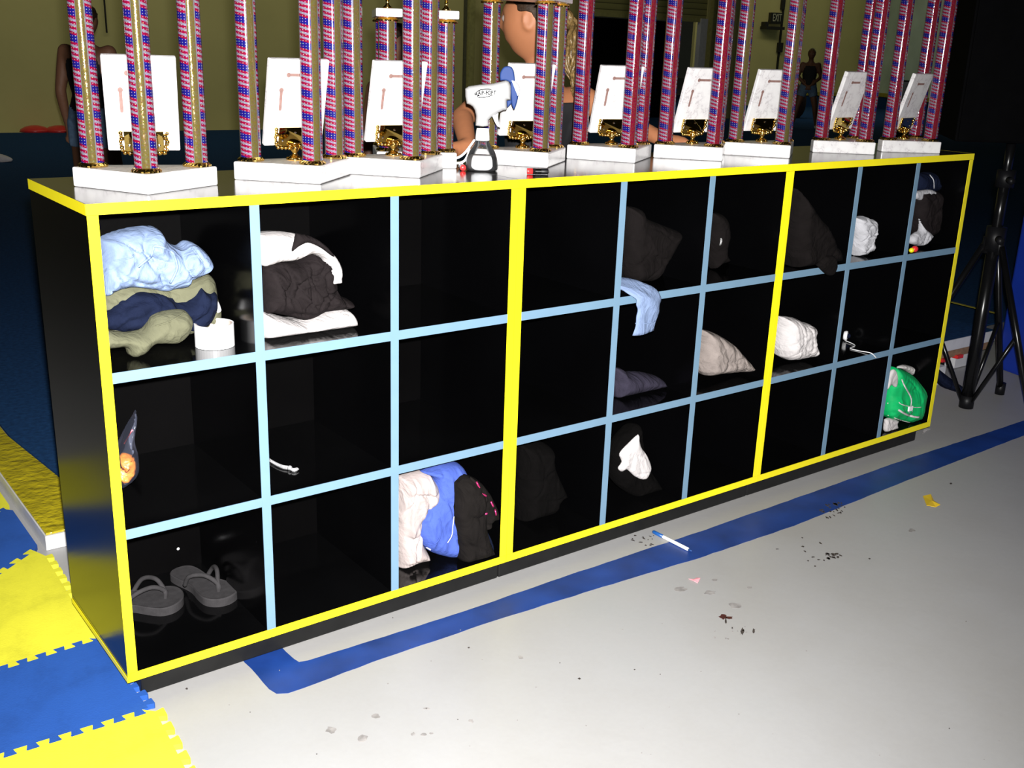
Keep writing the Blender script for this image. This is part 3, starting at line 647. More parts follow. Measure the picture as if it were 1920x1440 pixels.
for i in range(4):
    for k in range(n): bm.faces.new((rings[i][k], rings[i][(k+1) % n], rings[(i+1) % 4][(k+1) % n], rings[(i+1) % 4][k]))
bm_obj('cardboard_core', bm, mat('cardboard_core', (.55, .45, .4), .8, vary=.1), tr)
for an, m in ((2.4, 'red'), (1.75, 'purple')):
    bm = bmesh.new(); c = Vector((math.cos(an), math.sin(an), 0)); tt = Vector((-c.y, c.x, 0))
    pr4 = [c*(R1-.0027)+tt*s+Vector((0, 0, z)) for s, z in ((-.004, H-.012), (.005, H-.010), (.003, H-.004), (-.003, H-.005))]
    vs = [bm.verts.new(p) for p in pr4] + [bm.verts.new(p+c*.0006) for p in pr4]
    for f in ((0, 1, 2, 3), (7, 6, 5, 4), (0, 4, 5, 1), (1, 5, 6, 2), (2, 6, 7, 3), (3, 7, 4, 0)): bm.faces.new([vs[i] for i in f])
    bm_obj('printed_mark', bm, m, tr)
# cell 2
L = garment('towel', (1, 1, 2), [(484,581),(520,592),(560,600),(600,588),(640,577),(654,588),(656,603),(648,610),(590,618),(540,624),(484,630)],
    .10, 'whitecloth', .06, 'folded white towel under the dark clothes in the top second cubby', 'towel', fold=.004, fs=40, seed=2, R=.018, Tb=.08)
L = garment('jacket', (1, 1, 2), [(484,500),(500,488),(545,485),(570,472),(580,470),(605,480),(620,500),(622,530),(633,552),(652,561),(651,576),(630,580),(600,583),(565,598),(540,592),(500,584),(484,582)],
    .12, 'blackcloth', .06, 'crumpled dark brown black jacket lying between white towel and white shirt', fold=.017, fs=55, seed=6, Tb=.05)
L = garment('shirt', (1, 1, 2), [(484,440),(520,436),(552,438),(575,445),(605,460),(625,480),(634,500),(634,527),(625,531),(612,530),(615,510),(603,487),(590,478),(578,475),(565,480),(545,488),(520,490),(484,496)],
    .09, 'whitecloth', .045, 'white shirt with black shoulder panel on top of the pile in the second cubby', fold=.008, fs=45, seed=12, R=.025, Tb=.09)
Lb = Lump('black_panel', [(554,436),(580,442),(606,456),(626,478),(622,480),(600,464),(578,455),(560,462),(546,472),(550,455)], (0, .048, 0), 'blackcloth', .012, parent=L.o, R=.015, fold=.003, clampx=cells[(1, 1, 2)][:2])
# plastic bag with snack pieces
a, d, q0, q1 = cells[(1, 2, 1)]
bg = thing('plastic_bag', (.06, .14, q0), 'clear plastic bag holding orange snack pieces at the left of the middle row cubby', 'plastic bag')
Lump('snack_pieces', [(212,862),(228,850),(245,852),(255,864),(253,884),(240,900),(222,907),(212,905)], (0, .12, 0), 'orange', .030, parent=bg, R=.02, fold=.012, fs=150, floorz=q0+.002, clampx=(a, d))
Lb = Lump('bag_film', [(212,850),(226,820),(238,797),(247,782),(254,768),(254,790),(250,822),(257,850),(257,882),(240,903),(212,912)], (0, .12, 0), 'baggie', .036, parent=bg, R=.022, fold=.008, fs=70, floorz=q0+.001, clampx=(a, d))
on_lump(Lb, 'pink_zip_seal', [(232,832),(240,818),(248,806)], .0016, 'pink', parent=bg)
# chain bracelet
a, d, q0, q1 = cells[(1, 2, 2)]
P = crom([Vector((*un(x, y, 2, q0+.004)[:2], q0+.004)) for x, y in ((506, 863), (518, 870), (530, 875), (541, 877), (550, 881), (556, 880))], 8)
br = thing('bracelet', (P[0].x, P[0].y, q0), 'small silver chain bracelet lying in the middle cubby', 'bracelet')
tot = 0
for i in range(0, len(P)-1):
    c = (P[i]+P[i+1])/2-wl(br); dd = (P[i+1]-P[i]).normalized(); s_ = Vector((-dd.y, dd.x, 0)); up = Vector((0, 0, 1)) if i % 2 else s_; sd = dd.cross(up)
    bm = bmesh.new(); rr = .0056
    loop = [c+dd*math.cos(2*PI*k/10)*rr+sd*math.sin(2*PI*k/10)*rr*.62 for k in range(11)]
    tube(bm, loop, .0011, 5); bm_obj('chain_link', bm, 'silver', br, True)
bm = bmesh.new(); c = P[26 if len(P) > 26 else -6]-wl(br); bmesh.ops.create_uvsphere(bm, u_segments=10, v_segments=8, radius=.0055, matrix=Matrix.Translation(c+Vector((0, 0, .001)))); bm_obj('clasp', bm, 'silver', br, True)
# flip flops
def flipflop(lab, heel, toe, z, width, rz_strap, zoff=0):
    h = un(*heel, 2, z); t_ = un(*toe, 2, z); h.z = t_.z = 0; d = t_-h; Ln = d.length; d.normalize(); s_ = Vector((-d.y, d.x, 0))
    t = thing('flip_flop', (h.x, h.y, z-.022), lab, 'flip-flop', 'pair of flip-flops'); w_ = width
    prof = [(0, 0), (.02, .2), (.08, .33), (.2, .36), (.38, .33), (.5, .34), (.65, .44), (.8, .5), (.9, .43), (.97, .26), (1, 0)]
    pts = [(d*(a*Ln)+s_*(b*w_)) for a, b in prof] + [(d*(a*Ln)-s_*(b*w_*.9)) for a, b in prof[-2:0:-1]]
    P = crom(pts+[pts[0]], 4)[:-1]
    bm = bmesh.new(); n = len(P)
    c = d*Ln*.5
    lv = [bm.verts.new(Vector((p.x, p.y, 0))) for p in P]; m1 = [bm.verts.new(Vector((p.x, p.y, .017))) for p in P]
    tp = [bm.verts.new(Vector((c.x+(p.x-c.x)*.975, c.y+(p.y-c.y)*.975, .0195))) for p in P]; top2 = [bm.verts.new(Vector((c.x+(p.x-c.x)*.9, c.y+(p.y-c.y)*.9, .0188))) for p in P]
    for A, B in ((lv, m1), (m1, tp), (tp, top2)):
        for i in range(n): bm.faces.new((A[i], A[(i+1) % n], B[(i+1) % n], B[i]))
    bm.faces.new(lv[::-1]); bm.faces.new(top2); bm_obj('sole', bm, 'rubber', t)
    bm = bmesh.new(); top = Vector((0, 0, .020)); post = d*Ln*.80+top
    for sgn in (1, -1):
        a = post; b = d*Ln*.68+s_*sgn*w_*.18+Vector((0, 0, .055)); c2 = d*Ln*.50+s_*sgn*w_*.36+Vector((0, 0, .045)); e2 = d*Ln*.38+s_*sgn*w_*.33+Vector((0, 0, .012))
        tube(bm, crom([a+Vector((0, 0, -.004)), a+Vector((0, 0, .018)), b, c2, e2], 6), [.0045]*5+[.007]*20, 8, flat=(Vector((0, 0, 1)), .55)) if False else tube(bm, crom([a-Vector((0, 0, .004)), a+Vector((0, 0, .016)), b, c2, e2], 6), .0052, 8)
    bm_obj('strap', bm, 'rubber', t, True); return t
zb = Z0+.02
flipflop('charcoal flip-flop in front, partly hidden by the yellow trim', (176, 1119), (343, 1118), zb+.0225, .108, 0)
flipflop('charcoal flip-flop behind the other, heel against the cubby wall', (330, 1062), (430, 1117), zb+.0225, .090, 0)
q = at(334, 1029, 1); q = un(334, 1029, 1, DEP-.014)
bm = bmesh.new(); lathe(bm, [(.0035, 0), (.0035, .001), (.002, .0022), (.0004, .0025)], 12, Matrix.Rotation(PI/2, 4, 'X')); o = bm_obj('white_spot', bm, 'white', None, True); o.location = q; tag(o, 'small white plug on the back panel above the flip-flops', 'spot')  # small raised white spot set on the back panel
# bottom row third cubby: pile
cc = (1, 3, 3)
L = garment('hoodie', cc, [(745,892),(790,880),(800,886),(812,905),(812,930),(797,948),(787,965),(783,985),(785,1010),(795,1030),(805,1043),(858,1046),(856,1056),(833,1053),(832,1065),(815,1072),(785,1080),(765,1078),(742,1070)],
    .10, 'pinkwhite', .055, 'off-white hoodie slumped at the left of the bottom third cubby', fold=.018, fs=45, seed=21, Tb=.05, stretch=(1.4, .5))
L = garment('blue_jacket', cc, [(788,884),(830,868),(852,866),(862,872),(868,890),(857,905),(853,930),(850,960),(855,1000),(860,1030),(858,1044),(830,1040),(800,1030),(783,1010),(779,985),(783,960),(800,940),(810,920),(808,895)],
    .08, 'royal', .05, 'royal blue jacket with white piping between hoodie and black trousers', fold=.013, fs=40, seed=31, Tb=.05, stretch=(1.3, .5)); L.o.name = 'jacket'
on_lump(L, 'white_piping', [(811,925),(800,943),(788,958),(782,980),(783,1000),(792,1020),(806,1030)], .0016, 'white', lift=.004)
on_lump(L, 'white_piping', [(854,935),(851,960),(848,985),(846,1003),(838,1017)], .0013, 'white', lift=.003)
on_lump(L, 'pocket_seam', [(800,985),(792,1000),(795,1015),(812,1020),(824,1008),(826,985),(820,965)], .0018, 'royal', lift=.002)
L = garment('trousers', cc, [(852,905),(868,892),(880,892),(897,902),(905,925),(905,960),(906,990),(915,1015),(924,1038),(924,1050),(900,1047),(862,1050),(860,1020),(852,980)],
    .11, 'pantcloth', .05, 'black trousers hanging beside the blue jacket', fold=.010, fs=40, seed=41, Tb=.05, stretch=(1.3, .5))
L = garment('sequin_top', cc, [(880,893),(898,902),(915,922),(925,940),(934,962),(933,973),(922,977),(918,990),(905,992),(902,970),(893,945),(884,918)],
    .095, 'pantcloth', .03, 'black top with pink sequins draped beside the black trousers', fold=.009, fs=70, seed=43, Tb=.02)
for pts in (((893,903),(899,915)), ((895,920),(892,932),(898,944)), ((903,926),(912,930)), ((905,945),(909,955)), ((900,958),(908,964),(914,962)), ((920,940),(925,950)), ((928,955),(930,966)), ((883,921),(888,926))):
    on_lump(L, 'sequin_patch', pts, .0026, 'sequin', lift=.001, sub=3)
L = garment('folded_shirt', cc, [(903,990),(911,995),(920,1015),(923,1035),(916,1030),(908,1010)], .16, 'navy', .02, 'thin navy shirt with a white stripe glimpsed behind the black trousers', fold=.002, R=.01); L.o.name = 'shirt'
on_lump(L, 'white_stripe', [(909,996),(914,1008),(919,1020)], .0018, 'greycloth')
# unit 2
L = garment('sweater', (2, 1, 2), [(1170,386),(1193,390),(1203,406),(1235,420),(1268,434),(1264,448),(1245,480),(1222,520),(1200,526),(1170,516)],
    .20, 'darkcloth', .05, 'dark charcoal sweater standing stiffly in the middle unit top row', fold=.006, fs=35, seed=51, Tb=.05)
# sleeve hanging over shelf edge
a, d, q0, q1 = cells[(2, 1, 2)]
sp = [Vector((1.318, .13, q0+.022)), Vector((1.320, .075, q0+.022)), Vector((1.326, .02, q0+.020)), un(1212, 553, 1, -.014), un(1217, 570, 1, -.021), un(1214, 592, 1, -.021), un(1206, 624, 1, -.020)]
S = crom(sp, 6); Wd = [.040, .043, .047, .050, .048, .044, .042]; n = len(S)
bm = bmesh.new(); rings = []
wdir = Vector((1, .15, 0)).normalized()
for i, p in enumerate(S):
    f = i/(n-1)*6; k = min(5, int(f)); wd = Wd[k]*(1-(f-k))+Wd[k+1]*(f-k)
    t_ = (S[min(i+1, n-1)]-S[max(i-1, 0)]).normalized(); nn = t_.cross(wdir).normalized(); ring = []
    for j in range(20):
        an = 2*PI*j/20; th_ = .0105*(1+.28*math.sin(3*an+i*.4))
        if f > 4.9: th_ *= .85
        ring.append(bm.verts.new(p+wdir*math.cos(an)*wd*(1+.05*math.sin(i*.9))+nn*math.sin(an)*th_))
    rings.append(ring)
for i in range(n-1):
    for j in range(20): bm.faces.new((rings[i][j], rings[i][(j+1) % 20], rings[i+1][(j+1) % 20], rings[i+1][j]))
bm.faces.new(rings[0][::-1]); bm.faces.new(rings[-1])
o = bm_obj('sweatshirt', bm, 'lblue', None, True, origin=(1.3, .02, q0)); tag(o, 'pale blue sweatshirt sleeve hanging down over a shelf edge in the middle unit', 'clothing')
bm = bmesh.new()
cc_ = un(1210, 604, 1, -.0205); cuff = [cc_+Vector((.033*math.cos(2*PI*k/20), .0115*math.sin(2*PI*k/20), 0)) - o.location for k in range(21)]
tube(bm, cuff, .0012, 5); bm_obj('cuff_seam', bm, 'lblue', o, True)
L = garment('cap', (2, 1, 3), [(1330,398),(1347,400),(1356,412),(1360,440),(1356,458),(1355,473),(1361,488),(1345,495),(1330,497)], .14, 'darkcloth', .04, 'dark grey cap with a glittery silver band in the top row of the middle unit', 'cap', fold=.003, seed=61)
on_lump(L, 'glitter_band', [(1334,427),(1343,433),(1350,443),(1352,453),(1347,462),(1338,466)], .0042, mat('silver_glitter', (.5, .5, .5), .3, metal=.6, vary=.6, vscale=400, bump=1, bscale=500), lift=.001)
L = garment('slipper', (2, 2, 2), [(1150,688),(1162,690),(1170,696),(1200,697),(1230,705),(1241,718),(1238,735),(1222,750),(1182,750),(1171,757),(1150,748)], .11, 'purplecloth', .045, 'dusky purple grey sock-like slipper in the middle row of the middle unit', 'slipper', fold=.004, fs=35, seed=71, Tb=.03)
L = garment('knit_hat', (2, 2, 3), [(1310,616),(1335,623),(1362,640),(1385,665),(1398,683),(1393,693),(1370,696),(1340,698),(1310,696)], .10, 'beige', .06, 'beige grey knitted hat lying beside the right yellow strip of the middle unit', 'hat', fold=.010, fs=45, seed=81, Tb=.04)
L = garment('black_coat', (2, 3, 1), [(972,832),(1012,828),(1026,838),(1026,860),(1035,885),(1048,915),(1052,928),(1038,932),(1030,950),(1012,970),(1008,985),(1025,1000),(1025,1015),(972,1040)], .15, 'dullcloth', .06, 'black coat slumped in the bottom left cubby of the middle unit', fold=.006, fs=35, seed=91, Tb=.05); L.o.name = 'coat'
L = garment('black_bag', (2, 3, 2), [(1148,850),(1170,815),(1195,795),(1200,830),(1210,870),(1232,905),(1235,920),(1210,925),(1200,931),(1180,926),(1158,910),(1148,890)], .14, 'dullcloth', .035, 'soft black bag under the white cloth in the bottom row', 'bag', fold=.006, fs=35, seed=95, Tb=.05); L.o.name = 'bag'
L = garment('white_cloth', (2, 3, 2), [(1197,814),(1200,835),(1213,855),(1220,877),(1213,895),(1205,899),(1190,893),(1175,880),(1165,884),(1159,878),(1166,866),(1162,850),(1185,825)], .07, 'whitecloth', .012, 'white cloth draped over the soft black bag', 'cloth', on=L, fold=.005, fs=40, seed=97, Tb=.010, R=.02); L.o.name = 'cloth'
# unit 3
L = garment('jacket', (3, 1, 1), [(1484,350),(1500,372),(1520,400),(1538,422),(1550,450),(1560,465),(1564,490),(1562,505),(1535,503),(1484,508)], .10, 'darkcloth', .08, 'black jacket heaped in the top left cubby of the right unit', fold=.006, fs=35, seed=101, Tb=.08)
a, d, q0, q1 = cells[(3, 1, 1)]
Lb = Lump('hem', [(1530,497),(1545,480),(1562,480),(1566,497),(1562,510),(1555,517),(1545,512)], (0, -.006, 0), 'darkcloth', .016, Tb=.004, parent=L.o, R=.012, fold=.002)
L = garment('grey_shirt', (3, 1, 2), [(1600,408),(1618,405),(1622,412),(1630,410),(1634,418),(1632,435),(1627,445),(1628,465),(1625,470),(1615,475),(1613,483),(1600,482)], .07, 'greycloth', .04, 'crumpled white and grey shirt in the top middle cubby of the right unit', fold=.012, fs=60, seed=105, Tb=.03, R=.018); L.o.name = 'shirt'
L = garment('black_shoe_bag', (3, 1, 3), [(1712,325),(1740,322),(1750,330),(1752,357),(1712,360)], .14, 'navy', .04, 'shiny dark plastic bag at the top of the pile in the upper right cubby', 'bag', fold=.006, fs=60, seed=107); L.o.name = 'bag'
on_lump(L, 'white_edge', [(1743,328),(1750,338),(1751,354)], .002, 'greycloth')
L = garment('white_black_shirt', (3, 1, 3), [(1712,357),(1752,358),(1752,390),(1750,425),(1742,440),(1712,440)], .12, 'blackcloth', .045, 'black shirt with white trim in the upper right cubby', fold=.006, fs=40, seed=109); L.o.name = 'shirt'
Lump('white_trim', [(1712,358),(1752,358),(1753,395),(1749,427),(1746,425),(1748,402),(1738,384),(1722,375),(1712,372)], (0, .072, 0), 'greycloth', .012, Tb=.01, parent=L.o, R=.012, fold=.003, clampx=cells[(3, 1, 3)][:2])
L = garment('white_cloth', (3, 1, 3), [(1722,407),(1728,425),(1745,440),(1735,455),(1725,461),(1706,457),(1706,445),(1715,436),(1724,430)], .05, 'greycloth', .02, 'small crumpled white cloth above the red toy in the upper right cubby', 'cloth', fold=.008, fs=80, seed=111, R=.015); L.o.name = 'cloth'
q = un(1716, 468, 2, cells[(3, 1, 3)][2]+.010); ty = thing('toy', (q.x, q.y, cells[(3, 1, 3)][2]+.001), 'small red and yellow toy at the shelf front in the upper right cubby', 'toy')
for dx, r, m in ((0, .0105, 'red'), (-.017, .008, 'yellow')):
    bm = bmesh.new(); bmesh.ops.create_uvsphere(bm, u_segments=14, v_segments=10, radius=r, matrix=Matrix.Translation((dx, .002, r)) @ Matrix.Diagonal((1.2, 1, 1, 1)))
    bm_obj('red_ball' if m == 'red' else 'yellow_knob', bm, m, ty, True)
L = garment('white_top', (3, 2, 1), [(1462,593),(1485,595),(1497,602),(1510,605),(1518,612),(1514,625),(1518,650),(1515,662),(1505,668),(1462,668)], .075, 'whitecloth', .055, 'white top with a pink patch in the middle row beside the yellow strip', fold=.010, fs=50, seed=115, Tb=.05); L.o.name = 'shirt'
on_lump(L, 'pink_patch', [(1465,599),(1470,601),(1471,607)], .006, 'pink', lift=.002)
q0 = cells[(3, 2, 2)][2]
q = un(1587, 622, 1, .15); hp = thing('earphones', (q.x, q.y, q0), 'white earphones with a loose cable hanging over the shelf edge', 'earphones')
bm = bmesh.new(); mt = Matrix.Translation((0, 0, .017)) @ Matrix.Rotation(PI/2, 4, 'X') @ Matrix.Rotation(.5, 4, 'Y'); lathe(bm, [(.004, -.008), (.014, -.007), (.0165, 0), (.0155, .005), (.011, .006), (.010, .001), (.001, .001)], 22, mt); bm_obj('case_shell', bm, 'white', hp, True)
bm = bmesh.new(); bmesh.ops.create_uvsphere(bm, u_segments=12, v_segments=8, radius=.008, matrix=Matrix.Translation((.004, -.007, .017))); bm_obj('dark_centre', bm, 'navy', hp, True)
cpts = [Vector((q.x-.012, .145, q0+.004)), Vector((q.x-.03, .09, q0+.002))] + [Vector((*un(x, y, 2, q0+.002)[:2], q0+.002)) for x, y in ((1594, 653), (1612, 658))]
e_ = un(1643, 671, 1, -.006); cpts += [Vector((e_.x-.022, .002, q0+.003)), e_]
bm = bmesh.new(); tube(bm, [p-wl(hp) for p in crom(cpts, 6)], .0016, 6); bm_obj('cable', bm, 'white', hp, True)
# green bag
f = lambda pts: [(x/8.47+1640, y/8.47+660) for x, y in pts]
a, d, q0, q1 = cells[(3, 3, 3)]
gb = thing('sports_bag', (2.58, .12, q0), 'green nylon sports bag with white straps and piping in the bottom right cubby', 'bag')
L = Lump('bag_body', f([(200,560),(215,420),(290,255),(340,245),(440,280),(600,380),(740,570),(870,810),(882,870),(812,1000),(722,1130),(650,1150),(400,1085),(200,1010)]), (0, .035, 0), 'green', .04, parent=gb, clampx=(a, d), floorz=q0+.001, fold=.010, fs=28, seed=121, Tb=.12, R=.05)
Lump('white_end_panel', f([(200,600),(215,440),(285,280),(345,320),(362,470),(330,560),(262,520)]), (0, .004, 0), 'whitecloth', .006, Tb=.01, parent=gb, clampx=(a, d), R=.01, fold=.002)
Lump('shoulder_strap', f([(340,245),(400,212),(480,203),(600,240),(700,340),(745,450),(748,560),(640,450),(560,350),(440,275)]), (0, .09, 0), 'whitecloth', .02, Tb=.01, parent=gb, clampx=(a, d), R=.012, fold=.004)
on_lump(L, 'strap', f([(330,250),(370,320),(395,400),(440,510),(490,600),(540,690),(560,760),(555,850)]), .0032, 'whitecloth', xmax=2.794, lift=.006)
on_lump(L, 'piping', f([(215,695),(330,735),(365,790),(420,830),(600,872),(740,870),(872,860)]), .0016, 'whitecloth', xmax=2.794, lift=.0045)
on_lump(L, 'white_band', f([(190,800),(330,895),(470,980),(560,1012),(680,1030),(810,995)]), .0038, 'whitecloth', xmax=2.794, lift=.0045)
on_lump(L, 'piping', f([(190,1000),(400,1078),(560,1118),(690,1145)]), .0014, 'whitecloth', xmax=2.794, zmin=q0+.002, lift=.0045)
q = L.point(*f([(548, 895)])[0], .005); bm = bmesh.new(); q = q-wl(gb); bx(bm, q.x-.012, q.x+.011, q.y-.003, q.y+.003, q.z-.008, q.z+.009, .001); bm_obj('buckle_tab', bm, 'white', gb)
bm = bmesh.new(); tube(bm, [q+Vector((.010*math.cos(t), -.003, -.008+.012*math.sin(t))) for t in [PI+PI*k/10 for k in range(11)]], .0012, 6); bm_obj('ring', bm, 'chrome', gb, True)
L = Lump('paper', f([(160,1070),(220,1045),(370,1085),(335,1130),(355,1235),(230,1262),(150,1250)]), (0, .02, 0), 'whitecloth', .012, clampx=(a, d), floorz=q0+.001, R=.008, fold=.004, fs=80, seed=5); tag(L.o, 'crumpled white paper under the green sports bag', 'paper')
# ================================================================ trophies on top of the cubbies
ZT = .95+Z0
def capsule_poly(w, h, n=8):
    r = w/2; return [(r*math.cos(PI*k/n), h/2-r+r*math.sin(PI*k/n)) for k in range(n+1)] + [(-r*math.cos(PI*k/n), -h/2+r-r*math.sin(PI*k/n)) for k in range(n+1)]
_tm = {}
def tri_poly(s=.19, c=.045): return [(0, 0), (s, 0), (s, c), (c, s), (0, s)]
def make_trophy(apex, ang, hcol, band, lab, plaque=True, platform=True, spins=(0, 0, 0), figs=False):
    """local frame: u axis (first leg) along +x, v axis along -y after rotation; apex at the origin"""
    t = thing('trophy', (apex.x, apex.y, ZT), lab, 'trophy', 'column trophies on top of the cubbies', rz=ang)
    BH = .037
    if 'base' not in _tm:
        bm = bmesh.new(); prism(bm, [(x, -y) for x, y in tri_poly()], 0, BH); bevel_all(bm, .0035, 3); _tm['base'] = bm_obj('base', bm, 'marble', t); _tm['base_o'] = _tm['base']
    else:
        o = bpy.data.objects.new('base', _tm['base'].data); COL.objects.link(o); o.parent = t
    def inst(key, name, builder, loc, rz=0, parent=t):
        if key not in _tm: _tm[key] = builder()
        o = bpy.data.objects.new(name, _tm[key]); COL.objects.link(o); o.parent = parent; o.location = loc; o.rotation_euler = (0, 0, rz); return o
    def col_mesh():
        r = .0213; n = 28; me = bpy.data.meshes.new('column'); vs = []; fs = []; nz = 2
        for j in range(nz):
            for k in range(n): vs.append((r*math.cos(2*PI*k/n), r*math.sin(2*PI*k/n), j*hcol))
        fs = [(k, (k+1) % n, n+(k+1) % n, n+k) for k in range(n)]
        me.from_pydata(vs, [], fs); uv = me.uv_layers.new(name='UVMap'); i = 0
        for k in range(n):
            for (a, h) in ((k, 0), (k+1, 0), (k+1, hcol), (k, hcol)): uv.data[i].uv = (a/n, h); i += 1
        me.polygons.foreach_set('use_smooth', [True]*n); me.materials.append(M[band]); return me
    def collar():
        bm = bmesh.new(); n = 44; pr_ = [(.0215, 0), (.026, .0), (.0265, .003), (.0235, .0065), (.0215, .008)]
        rings = [[bm.verts.new(((r+(.0012*(k % 2) if 0 < i < 3 else 0))*math.cos(2*PI*k/n), (r+(.0012*(k % 2) if 0 < i < 3 else 0))*math.sin(2*PI*k/n), z)) for k in range(n)] for i, (r, z) in enumerate(pr_)]
        for i in range(5):
            for k in range(n): bm.faces.new((rings[i][k], rings[i][(k+1) % n], rings[(i+1) % 5][(k+1) % n], rings[(i+1) % 5][k]))
        me = bpy.data.meshes.new('column_collar'); bmesh.ops.recalc_face_normals(bm, faces=bm.faces); bm.to_mesh(me); bm.free(); me.materials.append(M['gold']); return me
    C3 = [(.0275, -.0275), (.1625, -.0275), (.0275, -.1625)]
    for k, (x, y) in enumerate(C3):
        c = inst(('col', hcol, band), 'column', col_mesh, (x, y, BH+.001), spins[k]); inst('collar', 'column_collar', collar, (0, 0, 0), 0, c)
        if platform: inst('collar', 'column_collar', collar, (0, 0, hcol-.009), .05, c)
    if platform:
        def plat():
            bm = bmesh.new(); prism(bm, [(x, -y) for x, y in tri_poly()], 0, .018); bevel_all(bm, .002, 2)
            me = bpy.data.meshes.new('top_platform'); bmesh.ops.recalc_face_normals(bm, faces=bm.faces); bm.to_mesh(me); bm.free(); me.materials.append(M['marble']); return me
        inst('plat', 'top_platform', plat, (0, 0, BH+.001+hcol))
    if figs:
        def fig():
            bm = bmesh.new(); lathe(bm, [(.010, 0), (.011, .003), (.005, .008), (.0035, .014), (.005, .018)], 14)
            tube(bm, [(0, 0, .016), (.001, 0, .03), (-.001, 0, .042), (.001, 0, .056)], [.0035, .0042, .004, .005], 8)
            tube(bm, [(.001, 0, .054), (.006, 0, .066), (.013, 0, .070)], [.004, .003, .002], 8); tube(bm, [(.001, 0, .054), (-.004, .003, .062), (.002, .006, .074)], [.004, .003, .002], 8)
            bmesh.ops.create_uvsphere(bm, u_segments=10, v_segments=8, radius=.0065, matrix=Matrix.Translation((.004, 0, .064)))
            me = bpy.data.meshes.new('trophy_figure'); bm.to_mesh(me); bm.free(); me.materials.append(M['gold']); me.polygons.foreach_set('use_smooth', [True]*len(me.polygons)); return me
        for x, y in C3[:1]+C3[2:]: inst('fig', 'gymnast_figure', fig, (x, y, BH+.019+hcol), 0)
    if plaque:
        ct = Vector((.066+.0275, -.066-.0275, BH)); nrm = Vector((-1, 1, 0)).normalized()          # towards the apex
        rz = math.atan2(nrm.y, nrm.x)+PI/2                                                            # local -y = nrm
        tilt = math.radians(15)
        def slab():
            bm = bmesh.new(); bx(bm, -.066, .066, 0, .013, 0, .182, .0025)
            me = bpy.data.meshes.new('marble_plaque'); bm.to_mesh(me); bm.free(); me.materials.append(M['marble']); return me
        o = inst('slab', 'marble_plaque', slab, ct+Vector((0, 0, .030))-nrm*.002, rz); o.rotation_euler = (tilt, 0, rz)
        def slot():
            bm = bmesh.new(); P = [(x, y) for x, y in capsule_poly(.0062, .046)]
            prism(bm, P, 0, .0004, Matrix.Rotation(PI/2, 4, 'X')); lathe(bm, [(.0048, 0), (.0048, .0005)], 16, Matrix.Translation((0, 0, .0205)) @ Matrix.Rotation(PI/2, 4, 'X'))
            me = bpy.data.meshes.new('keyhole_slot'); bm.to_mesh(me); bm.free(); me.materials.append(M['slot']); return me
        s1 = inst('slot', 'keyhole_slot', slot, (-.036, -.0001, .098), 0, o); s2 = inst('slot', 'keyhole_slot', slot, (-.002, -.0001, .150), 0, o); s2.rotation_euler = (0, -PI/2, 0)
        def plate():
            bm = bmesh.new(); bx(bm, -.036, .036, -.0025, 0, 0, .040, .0006)
            me = bpy.data.meshes.new('gold_plate'); bm.to_mesh(me); bm.free(); me.materials.append(M['goldmirror']); return me
        p = inst('plate', 'gold_plate', plate, (0, -.002, .000), 0, o)
        def screw():
            bm = bmesh.new(); lathe(bm, [(.0028, 0), (.0024, .0012), (.0008, .0018)], 10, Matrix.Rotation(PI/2, 4, 'X')); me = bpy.data.meshes.new('screw'); bm.to_mesh(me); bm.free(); me.materials.append(M['chrome']); return me
        for x, z in ((0, .030), (-.027, .012), (.027, .012)): inst('screw', 'screw', screw, (x, -.0026, z), 0, p)
        def scroll():
            bm = bmesh.new(); rnd = random.Random(3)
            for sg in (-1, 1):
                for k in range(7): bmesh.ops.create_icosphere(bm, subdivisions=1, radius=rnd.uniform(.0035, .006), matrix=Matrix.Translation((sg*(.040+rnd.uniform(-.002, .003)), rnd.uniform(-.003, .001), .002+k*.0055)))
            for k in range(9): bmesh.ops.create_icosphere(bm, subdivisions=1, radius=rnd.uniform(.004, .0065), matrix=Matrix.Translation((-.036+.009*k, rnd.uniform(-.003, .001), -.003-.004*math.sin(PI*k/8))))
            me = bpy.data.meshes.new('ornate_frame'); bm.to_mesh(me); bm.free(); me.materials.append(M['gold']); me.polygons.foreach_set('use_smooth', [True]*len(me.polygons)); return me
        inst('scroll', 'ornate_frame', scroll, (0, -.002, .001), 0, o)
        def ped():
            bm = bmesh.new(); lathe(bm, [(.018, 0), (.019, .002), (.013, .006), (.006, .011), (.005, .015), (.0095, .020), (.010, .024), (.006, .029), (.009, .033), (.014, .036)], 18)
            for k in range(6):
                a = k*PI/3; bmesh.ops.create_icosphere(bm, subdivisions=1, radius=.0045, matrix=Matrix.Translation((.012*math.cos(a), .012*math.sin(a), .026+.004*(k % 2))))
                bmesh.ops.create_icosphere(bm, subdivisions=1, radius=.0038, matrix=Matrix.Translation((.015*math.cos(a+.5), .015*math.sin(a+.5), .0035)))
            me = bpy.data.meshes.new('plaque_stand'); bm.to_mesh(me); bm.free(); me.materials.append(M['gold']); me.polygons.foreach_set('use_smooth', [True]*len(me.polygons)); return me
        inst('ped', 'plaque_stand', ped, ct+nrm*.004, 0)
    return t
